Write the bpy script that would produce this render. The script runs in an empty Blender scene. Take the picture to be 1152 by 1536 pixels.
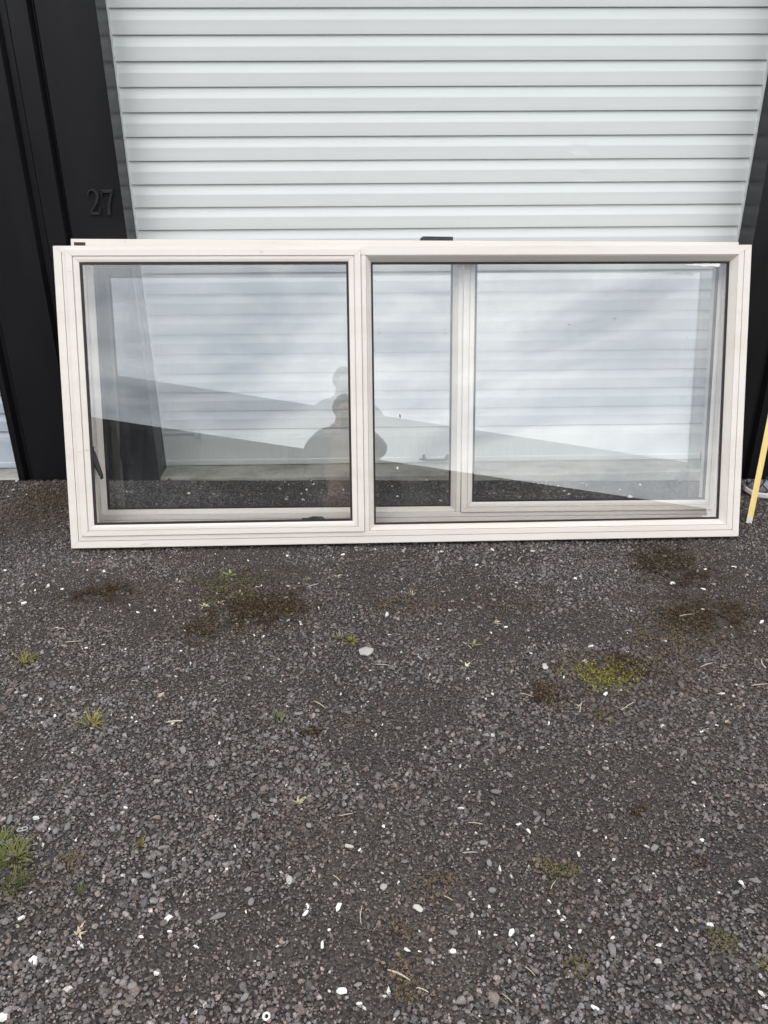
import bpy, bmesh, math, random
import numpy as np
from mathutils import Matrix, Vector

random.seed(7)
rng = np.random.default_rng(11)
scene = bpy.context.scene
col = scene.collection
R = math.radians

# ------------------------------------------------------------------ camera
CAM = np.array([0.0, 0.0, 1.5])
FPX = 1154.0                                    # focal length in photo pixels (1152 x 1536)
PITCH, YAW, ROLL = 0.42722, 0.02166, -0.00557


def cam_axes():
    cp, sp, cy, sy = math.cos(PITCH), math.sin(PITCH), math.cos(YAW), math.sin(YAW)
    f = np.array([sy * cp, cy * cp, -sp])
    r = np.array([cy, -sy, 0.0])
    u = np.cross(r, f)
    cr, sr = math.cos(ROLL), math.sin(ROLL)
    return cr * r + sr * u, -sr * r + cr * u, f


AX_R, AX_U, AX_F = cam_axes()
cam_data = bpy.data.cameras.new('camera')
cam = bpy.data.objects.new('camera', cam_data)
col.objects.link(cam)
m = Matrix.Identity(4)
for i in range(3):
    m[i][0], m[i][1], m[i][2], m[i][3] = AX_R[i], AX_U[i], -AX_F[i], CAM[i]
cam.matrix_world = m
cam_data.sensor_fit = 'HORIZONTAL'
cam_data.sensor_width = 36.0
cam_data.lens = FPX / 1152 * 36.0
cam_data.clip_start = 0.02
cam_data.clip_end = 500
scene.camera = cam

# ------------------------------------------------------------------ sky, sun, exposure
SUN_EL, SUN_AZ = R(52), R(200)                  # azimuth from +y, clockwise: behind the camera, to the left
world = bpy.data.worlds.new('World')
scene.world = world
world.use_nodes = True
wn, wl = world.node_tree.nodes, world.node_tree.links
wn.clear()
out = wn.new('ShaderNodeOutputWorld')
bg = wn.new('ShaderNodeBackground')
bg.inputs['Strength'].default_value = 0.1
sky = wn.new('ShaderNodeTexSky')
sky.sky_type = 'NISHITA'
sky.sun_disc = False
sky.sun_elevation = SUN_EL
sky.sun_rotation = SUN_AZ
tc = wn.new('ShaderNodeTexCoord')
mp = wn.new('ShaderNodeMapping')
mp.inputs['Scale'].default_value = (1.0, 1.0, 2.6)
mp.inputs['Location'].default_value = (0.2, 5.3, 1.1)
n1 = wn.new('ShaderNodeTexNoise')
n1.inputs['Scale'].default_value = 3.6
n1.inputs['Detail'].default_value = 7
n1.inputs['Roughness'].default_value = 0.52
n1.inputs['Distortion'].default_value = 0.5
cr = wn.new('ShaderNodeValToRGB')
cr.color_ramp.elements[0].position = 0.38
cr.color_ramp.elements[0].color = (7.2, 8.2, 9.9, 1)
cr.color_ramp.elements[1].position = 0.58
cr.color_ramp.elements[1].color = (21.5, 21.4, 21.2, 1)
mixs = wn.new('ShaderNodeMix')
mixs.data_type = 'RGBA'
mixs.inputs['Factor'].default_value = 0.9       # nine tenths cloud over the blue
wl.new(tc.outputs['Generated'], mp.inputs['Vector'])
wl.new(mp.outputs['Vector'], n1.inputs['Vector'])
wl.new(n1.outputs['Fac'], cr.inputs['Fac'])
wl.new(sky.outputs['Color'], mixs.inputs['A'])
wl.new(cr.outputs['Color'], mixs.inputs['B'])
wl.new(mixs.outputs['Result'], bg.inputs['Color'])
wl.new(bg.outputs['Background'], out.inputs['Surface'])

sun_data = bpy.data.lights.new('sun', 'SUN')
sun_data.energy = 0.5
sun_data.angle = R(24)
sun_data.color = (1.0, 0.965, 0.92)
sun = bpy.data.objects.new('sun', sun_data)
col.objects.link(sun)
sd = Vector((math.sin(SUN_AZ) * math.cos(SUN_EL), math.cos(SUN_AZ) * math.cos(SUN_EL), math.sin(SUN_EL)))
sun.rotation_euler = sd.to_track_quat('Z', 'Y').to_euler()
sun.location = (0, 0, 12)

scene.render.engine = 'CYCLES'
scene.cycles.transparent_max_bounces = 16
scene.cycles.max_bounces = 7
scene.cycles.diffuse_bounces = 3
vs = scene.view_settings
vs.view_transform = 'Standard'
vs.look = 'None'
vs.exposure = 0.40
vs.gamma = 1.0
vs.use_curve_mapping = False


# ------------------------------------------------------------------ pixel helpers
def ray(px, py):
    d = AX_R * ((px - 576) / FPX) - AX_U * ((py - 768) / FPX) + AX_F
    return d


def at_y(px, py, y):
    d = ray(px, py)
    return CAM + d * (y / d[1])


def smooth(t):
    t = np.clip(t, 0, 1)
    return t * t * (3 - 2 * t)


def vnoise(x, y, seed=0):
    """smooth 2-d value noise, 0..1"""
    x = np.asarray(x, float); y = np.asarray(y, float)
    xi = np.floor(x).astype(np.int64); yi = np.floor(y).astype(np.int64)
    fx = smooth(x - xi); fy = smooth(y - yi)

    def h(a, b):
        n = (a * 374761393 + b * 668265263 + seed * 974711) & 0x7fffffff
        n = ((n ^ (n >> 13)) * 1274126177) & 0x7fffffff
        return ((n ^ (n >> 16)) & 0xffff) / 65535.0
    return ((h(xi, yi) * (1 - fx) + h(xi + 1, yi) * fx) * (1 - fy)
            + (h(xi, yi + 1) * (1 - fx) + h(xi + 1, yi + 1) * fx) * fy)


def ground_z(x, y):
    x = np.asarray(x, float); y = np.asarray(y, float)
    xs = np.clip(x, -4, 4)
    z = 0.003 - 0.0083 * (xs + 1.256)
    k = np.clip((xs + 1.25) / 2.9, 0, 1)
    z = z + smooth((y - 2.95) / 0.62) * (0.047 - 0.020 * k)
    fade = np.clip(1.2 - np.abs(y - 1.8) / 6, 0, 1)
    z = z + fade * ((vnoise(x * 2.3, y * 2.3, 3) - 0.5) * 0.016 * (1 - smooth((y - 2.5) / .4))
                    + (vnoise(x * 9, y * 9, 5) - 0.5) * 0.006)
    return z


def ground_pt(px, py):
    d = ray(px, py)
    t = -1.5 / d[2]
    for _ in range(4):
        P = CAM + d * t
        t = (float(ground_z(P[0], P[1])) - 1.5) / d[2]
    return CAM + d * t


# ------------------------------------------------------------------ materials
def mat(name):
    mt = bpy.data.materials.new(name)
    mt.use_nodes = True
    nt = mt.node_tree
    b = nt.nodes['Principled BSDF']
    return mt, nt, b


def add_noise(nt, scale, detail=4, rough=0.6, mapping=None, coord='Object'):
    t = nt.nodes.new('ShaderNodeTexCoord')
    n = nt.nodes.new('ShaderNodeTexNoise')
    n.inputs['Scale'].default_value = scale
    n.inputs['Detail'].default_value = detail
    n.inputs['Roughness'].default_value = rough
    if mapping:
        mpn = nt.nodes.new('ShaderNodeMapping')
        mpn.inputs['Scale'].default_value = mapping
        nt.links.new(t.outputs[coord], mpn.inputs['Vector'])
        nt.links.new(mpn.outputs['Vector'], n.inputs['Vector'])
    else:
        nt.links.new(t.outputs[coord], n.inputs['Vector'])
    return n


def ramp(nt, src, stops):
    r = nt.nodes.new('ShaderNodeValToRGB')
    while len(r.color_ramp.elements) < len(stops):
        r.color_ramp.elements.new(0.5)
    for e, (p, c) in zip(r.color_ramp.elements, stops):
        e.position = p
        e.color = (*c, 1) if len(c) == 3 else c
    nt.links.new(src, r.inputs['Fac'])
    return r


def mix(nt, fac, a, b, mode='MIX'):
    n = nt.nodes.new('ShaderNodeMix')
    n.data_type = 'RGBA'
    n.blend_type = mode
    for k, v in (('Factor', fac), ('A', a), ('B', b)):
        if isinstance(v, (int, float)):
            n.inputs[k].default_value = v
        elif isinstance(v, tuple):
            n.inputs[k].default_value = (*v, 1)
        else:
            nt.links.new(v, n.inputs[k])
    return n.outputs['Result']


def bump(nt, b, src, strength, dist):
    n = nt.nodes.new('ShaderNodeBump')
    n.inputs['Strength'].default_value = strength
    n.inputs['Distance'].default_value = dist
    nt.links.new(src, n.inputs['Height'])
    nt.links.new(n.outputs['Normal'], b.inputs['Normal'])


def simple(name, c, rough=0.6, metal=0.0, var=0.12, scale=30, bumpd=0.0, spec=0.5, mapping=None):
    mt, nt, b = mat(name)
    n = add_noise(nt, scale, mapping=mapping)
    lo = tuple(max(0, x * (1 - var)) for x in c)
    hi = tuple(min(1, x * (1 + var)) for x in c)
    r = ramp(nt, n.outputs['Fac'], [(0.3, lo), (0.7, hi)])
    nt.links.new(r.outputs['Color'], b.inputs['Base Color'])
    b.inputs['Roughness'].default_value = rough
    b.inputs['Metallic'].default_value = metal
    b.inputs['Specular IOR Level'].default_value = spec
    if bumpd:
        bump(nt, b, n.outputs['Fac'], 0.5, bumpd)
    return mt


def painted(name, base, dirt, rough, streak=(3, 3, 3), amount=0.55, scuff=0.6):
    """powder coat with blotchy grime, scuffs and fine orange-peel"""
    mt, nt, b = mat(name)
    n_a = add_noise(nt, 2.2, 6, 0.62, mapping=streak)
    f_a = ramp(nt, n_a.outputs['Fac'], [(0.42, (0, 0, 0)), (0.78, (amount,) * 3)])
    c1 = mix(nt, f_a.outputs['Color'], base, dirt)
    n_b = add_noise(nt, 21, 5, 0.7, mapping=(0.25, 1, 1))
    f_b = ramp(nt, n_b.outputs['Fac'], [(0.66, (0, 0, 0)), (0.74, (scuff,) * 3)])
    c2 = mix(nt, f_b.outputs['Color'], c1, tuple(x * 0.42 for x in dirt))
    nt.links.new(c2, b.inputs['Base Color'])
    b.inputs['Roughness'].default_value = rough
    n_c = add_noise(nt, 420, 2)
    bump(nt, b, n_c.outputs['Fac'], 0.12, 0.0006)
    return mt


M = {}
M['frame'] = painted('window_powder_coat', (0.715, 0.665, 0.605), (0.56, 0.485, 0.41), 0.42, (0.6, 4, 4), 0.5, 0.5)
M['door'] = painted('roller_door_paint', (0.665, 0.685, 0.67), (0.56, 0.57, 0.55), 0.44, (0.5, 3, 2.0), 0.4, 0.12)
M['door_far_shaded'] = painted('neighbour_door_shaded_paint', (0.50, 0.55, 0.60), (0.42, 0.46, 0.50), 0.42, (0.5, 3, 3), 0.4, 0.1)  # same kind of door; its shade is mixed into this blue-grey colour
M['edge'] = simple('pale_edge_trim', (0.62, 0.64, 0.64), 0.5)
M['rubber'] = simple('black_gasket', (0.022, 0.013, 0.013), 0.7, var=0.3)
M['reveal'] = simple('reveal_timber', (0.55, 0.47, 0.38), 0.7, var=0.15, scale=9, mapping=(1, 6, 12))
M['latch'] = simple('black_hardware', (0.016, 0.015, 0.016), 0.5, var=0.5, scale=60, bumpd=0.0006)
M['rust'] = simple('brown_notch', (0.06, 0.03, 0.02), 0.9, var=0.4, scale=80)
M['smear'] = simple('white_smear', (0.82, 0.82, 0.80), 0.8, var=0.08, scale=90)
M['speck'] = simple('dark_speck', (0.03, 0.03, 0.03), 0.8)
M['digit'] = simple('number_black', (0.022, 0.022, 0.024), 0.30, var=0.2)
M['handle'] = simple('door_handle_black', (0.03, 0.032, 0.035), 0.45)
M['steel'] = simple('tape_hook_steel', (0.72, 0.70, 0.64), 0.32, metal=0.9, var=0.2, scale=120)
M['phone'] = simple('phone_black', (0.02, 0.02, 0.022), 0.25)
M['skin'] = simple('skin', (0.56, 0.36, 0.28), 0.55, var=0.06)
M['hair'] = simple('hair_dark', (0.045, 0.036, 0.03), 0.7, var=0.4, scale=90)
M['jumper'] = simple('jumper_grey', (0.11, 0.11, 0.12), 0.9, var=0.15, scale=60)
M['shirt'] = simple('shirt_reddish', (0.44, 0.22, 0.165), 0.9, var=0.12, scale=60)
M['trousers'] = simple('trousers_brown', (0.34, 0.18, 0.14), 0.9, var=0.12, scale=50)
M['shoe_leather'] = simple('shoe_leather', (0.05, 0.045, 0.04), 0.6)


def clad(name, c, rough):
    mt, nt, b = mat(name)
    n = add_noise(nt, 1.6, 5, 0.6, mapping=(3, 3, 0.5))
    r = ramp(nt, n.outputs['Fac'], [(0.3, tuple(x * 0.8 for x in c)), (0.75, tuple(x * 1.35 for x in c))])
    n2 = add_noise(nt, 60, 4, 0.7)
    f2 = ramp(nt, n2.outputs['Fac'], [(0.60, (0, 0, 0)), (0.80, (0.12,) * 3)])
    nt.links.new(mix(nt, f2.outputs['Color'], r.outputs['Color'], (0.09, 0.085, 0.08)), b.inputs['Base Color'])
    rr = ramp(nt, n.outputs['Fac'], [(0.2, (rough - 0.05,) * 3), (0.8, (rough + 0.08,) * 3)])
    nt.links.new(rr.outputs['Color'], b.inputs['Roughness'])
    b.inputs['Specular IOR Level'].default_value = 0.30
    n3 = add_noise(nt, 7, 2, mapping=(1, 1, 0.3))
    bump(nt, b, n3.outputs['Fac'], 0.10, 0.01)
    return mt


M['clad'] = clad('black_cladding', (0.0065, 0.0062, 0.0072), 0.36)
M['flash'] = clad('black_flashing', (0.012, 0.012, 0.0135), 0.28)
M['clad_far'] = clad('dark_shed_cladding', (0.013, 0.014, 0.016), 0.55)


def glass_mat():
    """thin pane: fresnel mirror over clear, a faint film of dust"""
    mt = bpy.data.materials.new('window_glass')
    mt.use_nodes = True
    nt = mt.node_tree
    nt.nodes.clear()
    o = nt.nodes.new('ShaderNodeOutputMaterial')
    g = nt.nodes.new('ShaderNodeNewGeometry')
    d = nt.nodes.new('ShaderNodeVectorMath'); d.operation = 'DOT_PRODUCT'
    nt.links.new(g.outputs['Normal'], d.inputs[0])
    nt.links.new(g.outputs['Incoming'], d.inputs[1])
    ab = nt.nodes.new('ShaderNodeMath'); ab.operation = 'ABSOLUTE'
    nt.links.new(d.outputs['Value'], ab.inputs[0])
    su = nt.nodes.new('ShaderNodeMath'); su.operation = 'SUBTRACT'; su.inputs[0].default_value = 1.0
    nt.links.new(ab.outputs[0], su.inputs[1])
    pw = nt.nodes.new('ShaderNodeMath'); pw.operation = 'POWER'; pw.inputs[1].default_value = 5.0
    nt.links.new(su.outputs[0], pw.inputs[0])
    ma = nt.nodes.new('ShaderNodeMath'); ma.operation = 'MULTIPLY_ADD'
    ma.inputs[1].default_value = 0.93; ma.inputs[2].default_value = 0.074
    nt.links.new(pw.outputs[0], ma.inputs[0])
    tr = nt.nodes.new('ShaderNodeBsdfTransparent'); tr.inputs['Color'].default_value = (0.996, 0.999, 0.997, 1)
    gl = nt.nodes.new('ShaderNodeBsdfGlossy'); gl.inputs['Roughness'].default_value = 0.0
    gl.inputs['Color'].default_value = (0.95, 0.98, 1, 1)
    mx = nt.nodes.new('ShaderNodeMixShader')
    nt.links.new(ma.outputs[0], mx.inputs['Fac'])
    nt.links.new(tr.outputs[0], mx.inputs[1]); nt.links.new(gl.outputs[0], mx.inputs[2])
    df = nt.nodes.new('ShaderNodeBsdfDiffuse'); df.inputs['Color'].default_value = (0.6, 0.6, 0.58, 1)
    n = add_noise(nt, 5.0, 6, 0.65, mapping=(1.6, 1, 0.7))
    r = ramp(nt, n.outputs['Fac'], [(0.42, (0.002,) * 3), (0.85, (0.026,) * 3)])
    n2 = add_noise(nt, 160, 3, 0.6)
    r2 = ramp(nt, n2.outputs['Fac'], [(0.735, (0, 0, 0)), (0.77, (0.25,) * 3)])
    ad = nt.nodes.new('ShaderNodeMath'); ad.operation = 'ADD'
    nt.links.new(r.outputs['Color'], ad.inputs[0]); nt.links.new(r2.outputs['Color'], ad.inputs[1])
    mx2 = nt.nodes.new('ShaderNodeMixShader')
    nt.links.new(ad.outputs[0], mx2.inputs['Fac'])
    nt.links.new(mx.outputs[0], mx2.inputs[1]); nt.links.new(df.outputs[0], mx2.inputs[2])
    nt.links.new(mx2.outputs[0], o.inputs['Surface'])
    return mt


M['glass'] = glass_mat()


def concrete_mat():
    mt, nt, b = mat('weathered_concrete')
    n = add_noise(nt, 3.5, 7, 0.65, mapping=(1, 2, 2))
    r = ramp(nt, n.outputs['Fac'], [(0.30, (0.20, 0.19, 0.165)), (0.52, (0.42, 0.405, 0.36)), (0.75, (0.52, 0.505, 0.455))])
    n2 = add_noise(nt, 90, 4, 0.7)
    c = mix(nt, 0.35, r.outputs['Color'], n2.outputs['Color'], 'OVERLAY')
    nt.links.new(c, b.inputs['Base Color'])
    b.inputs['Roughness'].default_value = 0.92
    bump(nt, b, n2.outputs['Fac'], 0.5, 0.004)
    return mt


M['concrete'] = concrete_mat()


def attr_mat(name, rough=0.85, grain=260, gain=(0.55, 1.45), spec=0.35):
    mt, nt, b = mat(name)
    a = nt.nodes.new('ShaderNodeAttribute'); a.attribute_name = 'tint'
    n = add_noise(nt, grain, 3, 0.7)
    r = ramp(nt, n.outputs['Fac'], [(0.3, (gain[0],) * 3), (0.7, (gain[1],) * 3)])
    nt.links.new(mix(nt, 1.0, a.outputs['Color'], r.outputs['Color'], 'MULTIPLY'), b.inputs['Base Color'])
    b.inputs['Roughness'].default_value = rough
    b.inputs['Specular IOR Level'].default_value = spec
    bump(nt, b, n.outputs['Fac'], 0.4, 0.0015)
    return mt


M['gravel'] = attr_mat('gravel_stone')
M['plant'] = attr_mat('plant_matter', 0.8, 180, (0.75, 1.25), 0.2)


def ground_mat():
    mt, nt, b = mat('gravel_ground')
    n = add_noise(nt, 1.3, 6, 0.6)
    r = ramp(nt, n.outputs['Fac'], [(0.30, (0.046, 0.041, 0.040)), (0.55, (0.064, 0.055, 0.050)), (0.75, (0.086, 0.070, 0.059))])
    t = nt.nodes.new('ShaderNodeTexCoord')
    v = nt.nodes.new('ShaderNodeTexVoronoi')
    v.inputs['Scale'].default_value = 190
    v.inputs['Randomness'].default_value = 1.0
    nt.links.new(t.outputs['Object'], v.inputs['Vector'])
    bw = nt.nodes.new('ShaderNodeSeparateColor')
    nt.links.new(v.outputs['Color'], bw.inputs['Color'])
    rv = ramp(nt, bw.outputs['Red'], [(0.0, (0.45,) * 3), (0.8, (1.35,) * 3), (0.99, (1.9,) * 3)])
    c = mix(nt, 1.0, r.outputs['Color'], rv.outputs['Color'], 'MULTIPLY')
    nt.links.new(c, b.inputs['Base Color'])
    b.inputs['Roughness'].default_value = 0.95
    b.inputs['Specular IOR Level'].default_value = 0.25
    inv = nt.nodes.new('ShaderNodeMath'); inv.operation = 'MULTIPLY'; inv.inputs[1].default_value = -1
    nt.links.new(v.outputs['Distance'], inv.inputs[0])
    bump(nt, b, inv.outputs[0], 0.9, 0.006)
    return mt


M['ground'] = ground_mat()


# ------------------------------------------------------------------ mesh helpers
def link(o, parent=None):
    col.objects.link(o)
    if parent is not None:
        o.parent = parent
    return o


def mesh_obj(name, verts, faces, material, parent=None, smooth_shade=False):
    me = bpy.data.meshes.new(name)
    me.from_pydata([tuple(v) for v in verts], [], faces)
    me.validate()
    bm = bmesh.new(); bm.from_mesh(me)
    bmesh.ops.recalc_face_normals(bm, faces=bm.faces)
    bm.to_mesh(me); bm.free()
    if smooth_shade:
        for p in me.polygons:
            p.use_smooth = True
    me.materials.append(material)
    return link(bpy.data.objects.new(name, me), parent)


def empty(name, loc=(0, 0, 0)):
    o = bpy.data.objects.new(name, None)
    o.empty_display_size = 0.1
    o.location = loc
    return link(o)


def tag(o, label, cat, group=None, kind=None):
    if label:
        o['label'] = label
    if cat:
        o['category'] = cat
    if group:
        o['group'] = group
    if kind:
        o['kind'] = kind
    return o


def box_vf(x0, x1, y0, y1, z0, z1):
    v = [(x0, y0, z0), (x1, y0, z0), (x1, y1, z0), (x0, y1, z0), (x0, y0, z1), (x1, y0, z1), (x1, y1, z1), (x0, y1, z1)]
    f = [(0, 3, 2, 1), (4, 5, 6, 7), (0, 1, 5, 4), (1, 2, 6, 5), (2, 3, 7, 6), (3, 0, 4, 7)]
    return v, f


def boxes(name, lst, material, parent=None, bevel=0.0):
    bm = bmesh.new()
    for b in lst:
        v, f = box_vf(*b)
        vv = [bm.verts.new(p) for p in v]
        for q in f:
            bm.faces.new([vv[i] for i in q])
    bmesh.ops.recalc_face_normals(bm, faces=bm.faces)
    if bevel:
        bmesh.ops.bevel(bm, geom=list(bm.edges), offset=bevel, segments=2, affect='EDGES', profile=0.6)
    me = bpy.data.meshes.new(name)
    bm.to_mesh(me); bm.free()
    me.materials.append(material)
    return link(bpy.data.objects.new(name, me), parent)


def tube_vf(pts, rad, n=8):
    """closed tube through points; rad a number or a list"""
    pts = [Vector(p) for p in pts]
    if not hasattr(rad, '__len__'):
        rad = [rad] * len(pts)
    V, F = [], []
    for i, p in enumerate(pts):
        t = (pts[min(i + 1, len(pts) - 1)] - pts[max(i - 1, 0)]).normalized()
        a = t.orthogonal().normalized()
        if i:
            a = (pa - t * pa.dot(t)).normalized()
        pa = a
        b = t.cross(a)
        for k in range(n):
            ang = 2 * math.pi * k / n
            V.append(p + (a * math.cos(ang) + b * math.sin(ang)) * rad[i])
    for i in range(len(pts) - 1):
        for k in range(n):
            F.append((i * n + k, i * n + (k + 1) % n, (i + 1) * n + (k + 1) % n, (i + 1) * n + k))
    F.append(tuple(range(n)))
    F.append(tuple(range((len(pts) - 1) * n, len(pts) * n)))
    return V, F


def merge_vf(parts):
    V, F = [], []
    for v, f in parts:
        o = len(V)
        V += [tuple(p) for p in v]
        F += [tuple(i + o for i in q) for q in f]
    return V, F


# ------------------------------------------------------------------ ground (one sheet to the horizon)
def axis_pts(lo, hi, step, far):
    core = list(np.arange(lo, hi + 1e-6, step))
    a, s = [], step
    x = hi
    while x < far:
        s *= 1.35
        x += s
        a.append(x)
    b, s, x = [], step, lo
    while x > -far:
        s *= 1.35
        x -= s
        b.append(x)
    return np.array(b[::-1] + core + a)


gx = axis_pts(-2.8, 3.0, 0.03, 90)
gy = axis_pts(0.5, 3.9, 0.03, 90)
GX, GY = np.meshgrid(gx, gy)
GZ = ground_z(GX, GY) - 0.002
nx, ny = len(gx), len(gy)
gv = np.stack([GX.ravel(), GY.ravel(), GZ.ravel()], 1)
ii = np.arange(nx * ny).reshape(ny, nx)
gf = np.stack([ii[:-1, :-1].ravel(), ii[:-1, 1:].ravel(), ii[1:, 1:].ravel(), ii[1:, :-1].ravel()], 1)


def np_mesh(name, verts, faces, material, tint=None, smooth_shade=False):
    me = bpy.data.meshes.new(name)
    k = faces.shape[1]
    me.vertices.add(len(verts)); me.vertices.foreach_set('co', verts.astype(np.float32).ravel())
    me.loops.add(faces.size); me.loops.foreach_set('vertex_index', faces.astype(np.int32).ravel())
    me.polygons.add(len(faces))
    me.polygons.foreach_set('loop_start', (np.arange(len(faces)) * k).astype(np.int32))
    me.polygons.foreach_set('loop_total', np.full(len(faces), k, np.int32))
    if smooth_shade:
        me.polygons.foreach_set('use_smooth', np.ones(len(faces), bool))
    me.update(calc_edges=True)
    if tint is not None:
        a = me.attributes.new('tint', 'FLOAT_COLOR', 'POINT')
        c = np.concatenate([tint, np.ones((len(tint), 1))], 1)
        a.data.foreach_set('color', c.astype(np.float32).ravel())
    me.materials.append(material)
    return bpy.data.objects.new(name, me)


ground = link(np_mesh('ground', gv, gf, M['ground'], smooth_shade=True))
tag(ground, 'dark grey gravel yard in front of the roller door', 'ground', kind='structure')

# ------------------------------------------------------------------ storage building with its roller doors
D = 3.770                       # roller door face
WALL = 3.615                    # outermost face of the black cladding
XL, XR = -1.047, 1.745          # door opening
PIER_L, PIER_R = -1.747, 2.445  # outer edges of the two piers
PITCHZ, Z0, ZB = 0.09589, 2.08154, 0.0676
TOPZ = 2.55

bld = empty('storage_building', ((XL + XR) / 2, WALL, 0.03))
tag(bld, 'black ribbed metal storage building with a wide white roller door', 'building')
BO = Vector(bld.location)


def P(verts):
    return [tuple(Vector(v) - BO) for v in verts]


def cladding(name, x0, x1, ribs, z0, z1, material, parent, yf=WALL, off=BO, sgn=1.0):
    """vertical sheet: pans set back 12 mm behind ribs; ribs = list of (x_start, x_end)"""
    prof = [(x0, yf)]
    for a, b in ribs:
        prof += [(a, yf), (a + 0.014, yf + sgn * 0.026), (b - 0.016, yf + sgn * 0.026), (b, yf)]
    prof += [(x1, yf), (x1, yf + sgn * 0.05), (x0, yf + sgn * 0.05)]
    n = len(prof)
    V = [(x, y, z0) for x, y in prof] + [(x, y, z1) for x, y in prof]
    F = [(i, (i + 1) % n, n + (i + 1) % n, n + i) for i in range(n)]
    F += [tuple(range(n)), tuple(range(n, 2 * n))]
    return mesh_obj(name, [tuple(Vector(v) - off) for v in V], F, material, parent)


cladding('wall_sheet', PIER_L, XL - 0.004, [(-1.720, -1.675), (-1.450, -1.395), (-1.318, -1.285)], 0.0, 3.2, M['clad'], bld)
cladding('wall_sheet', XR + 0.004, PIER_R, [(1.90, 1.945), (2.10, 2.145), (2.30, 2.345)], -0.02, 3.2, M['clad'], bld)
for a, b in ((XL - 0.004, XR + 0.004), (PIER_L - 2.8, PIER_L), (PIER_R, PIER_R + 2.8)):
    k = [(x, x + 0.045) for x in np.arange(a + 0.1, b - 0.1, 0.2)]
    cladding('lintel_sheet', a + 0.001, b - 0.001, k, TOPZ, 3.2, M['clad'], bld)
cladding('wall_sheet', PIER_L - 3.5, PIER_L - 2.801, [(-5.1, -5.05), (-4.9, -4.85)], 0, 3.2, M['clad'], bld)
cladding('wall_sheet', PIER_R + 2.801, PIER_R + 3.5, [(5.4, 5.45), (5.6, 5.65)], -0.06, 3.2, M['clad'], bld)
# side flashings of each opening (the reveal faces)
for x, s in ((XL, -1), (XR, 1), (PIER_L, 1), (PIER_R, -1), (PIER_L - 2.8, -1), (PIER_R + 2.8, 1)):
    a, b = sorted((x, x + s * 0.0035))
    boxes('door_flashing', [[a - BO.x, b - BO.x, -0.0025, D + 0.03 - WALL, 0.0 - BO.z, TOPZ - 0.002 - BO.z]], M['flash'], bld)
# body of the building behind: roof, side and rear walls
xa, xb = PIER_L - 3.5, PIER_R + 3.5
boxes('roof', [[xa - 0.1 - BO.x, xb + 0.1 - BO.x, -0.25, 6.2, 3.2 - BO.z, 3.28 - BO.z]], M['clad'], bld)
boxes('gutter', [[xa - 0.1 - BO.x, xb + 0.1 - BO.x, -0.36, -0.252, 3.12 - BO.z, 3.25 - BO.z]], M['flash'], bld, bevel=0.01)
boxes('side_wall', [[xa - BO.x, xa + 0.05 - BO.x, 0.06, 6.0, -0.1, 3.199 - BO.z]], M['clad'], bld)
boxes('side_wall', [[xb - 0.05 - BO.x, xb - BO.x, 0.06, 6.0, -0.1, 3.199 - BO.z]], M['clad'], bld)
boxes('rear_wall', [[xa + 0.051 - BO.x, xb - 0.051 - BO.x, 5.95, 6.0, -0.1, 3.199 - BO.z]], M['clad'], bld)


def slat_mesh(x0, x1, dents=()):
    """one pressed slat: sloped top face, upright face, tucked-under lip; z measured down from its top joint"""
    nseg = 70
    prof = [(-0.0005, 0.016), (0.0, 0.0100), (-0.008, 0.0092), (-0.018, 0.0076), (-0.027, 0.0052), (-0.035, 0.0022), (-0.0405, 0.0004), (-0.0425, 0.0), (-0.060, 0.0002),
            (-0.080, 0.0), (-0.0925, 0.0003), (-0.0944, 0.0018), (-0.0949, 0.0045), (-0.0945, 0.0165)]
    V, F = [], []
    n = len(prof)
    for i in range(nseg + 1):
        x = x0 + (x1 - x0) * i / nseg
        for z, y in prof:
            w = 0.0
            for dx, dz, r, amp in dents:
                q = ((x - dx) / r) ** 2 + ((z - dz) / (r * 0.55)) ** 2
                w += amp * math.exp(-q)
            V.append((x, y + w, z))
    for i in range(nseg):
        for k in range(n - 1):
            a = i * n + k
            F.append((a, a + n, a + n + 1, a + 1))
    me = bpy.data.meshes.new('slat')
    me.from_pydata(V, [], F)
    bm = bmesh.new(); bm.from_mesh(me)
    bmesh.ops.recalc_face_normals(bm, faces=bm.faces)
    if sum(f.normal.y for f in bm.faces) > 0:
        bmesh.ops.reverse_faces(bm, faces=bm.faces)
    bm.to_mesh(me); bm.free()
    return me


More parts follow.
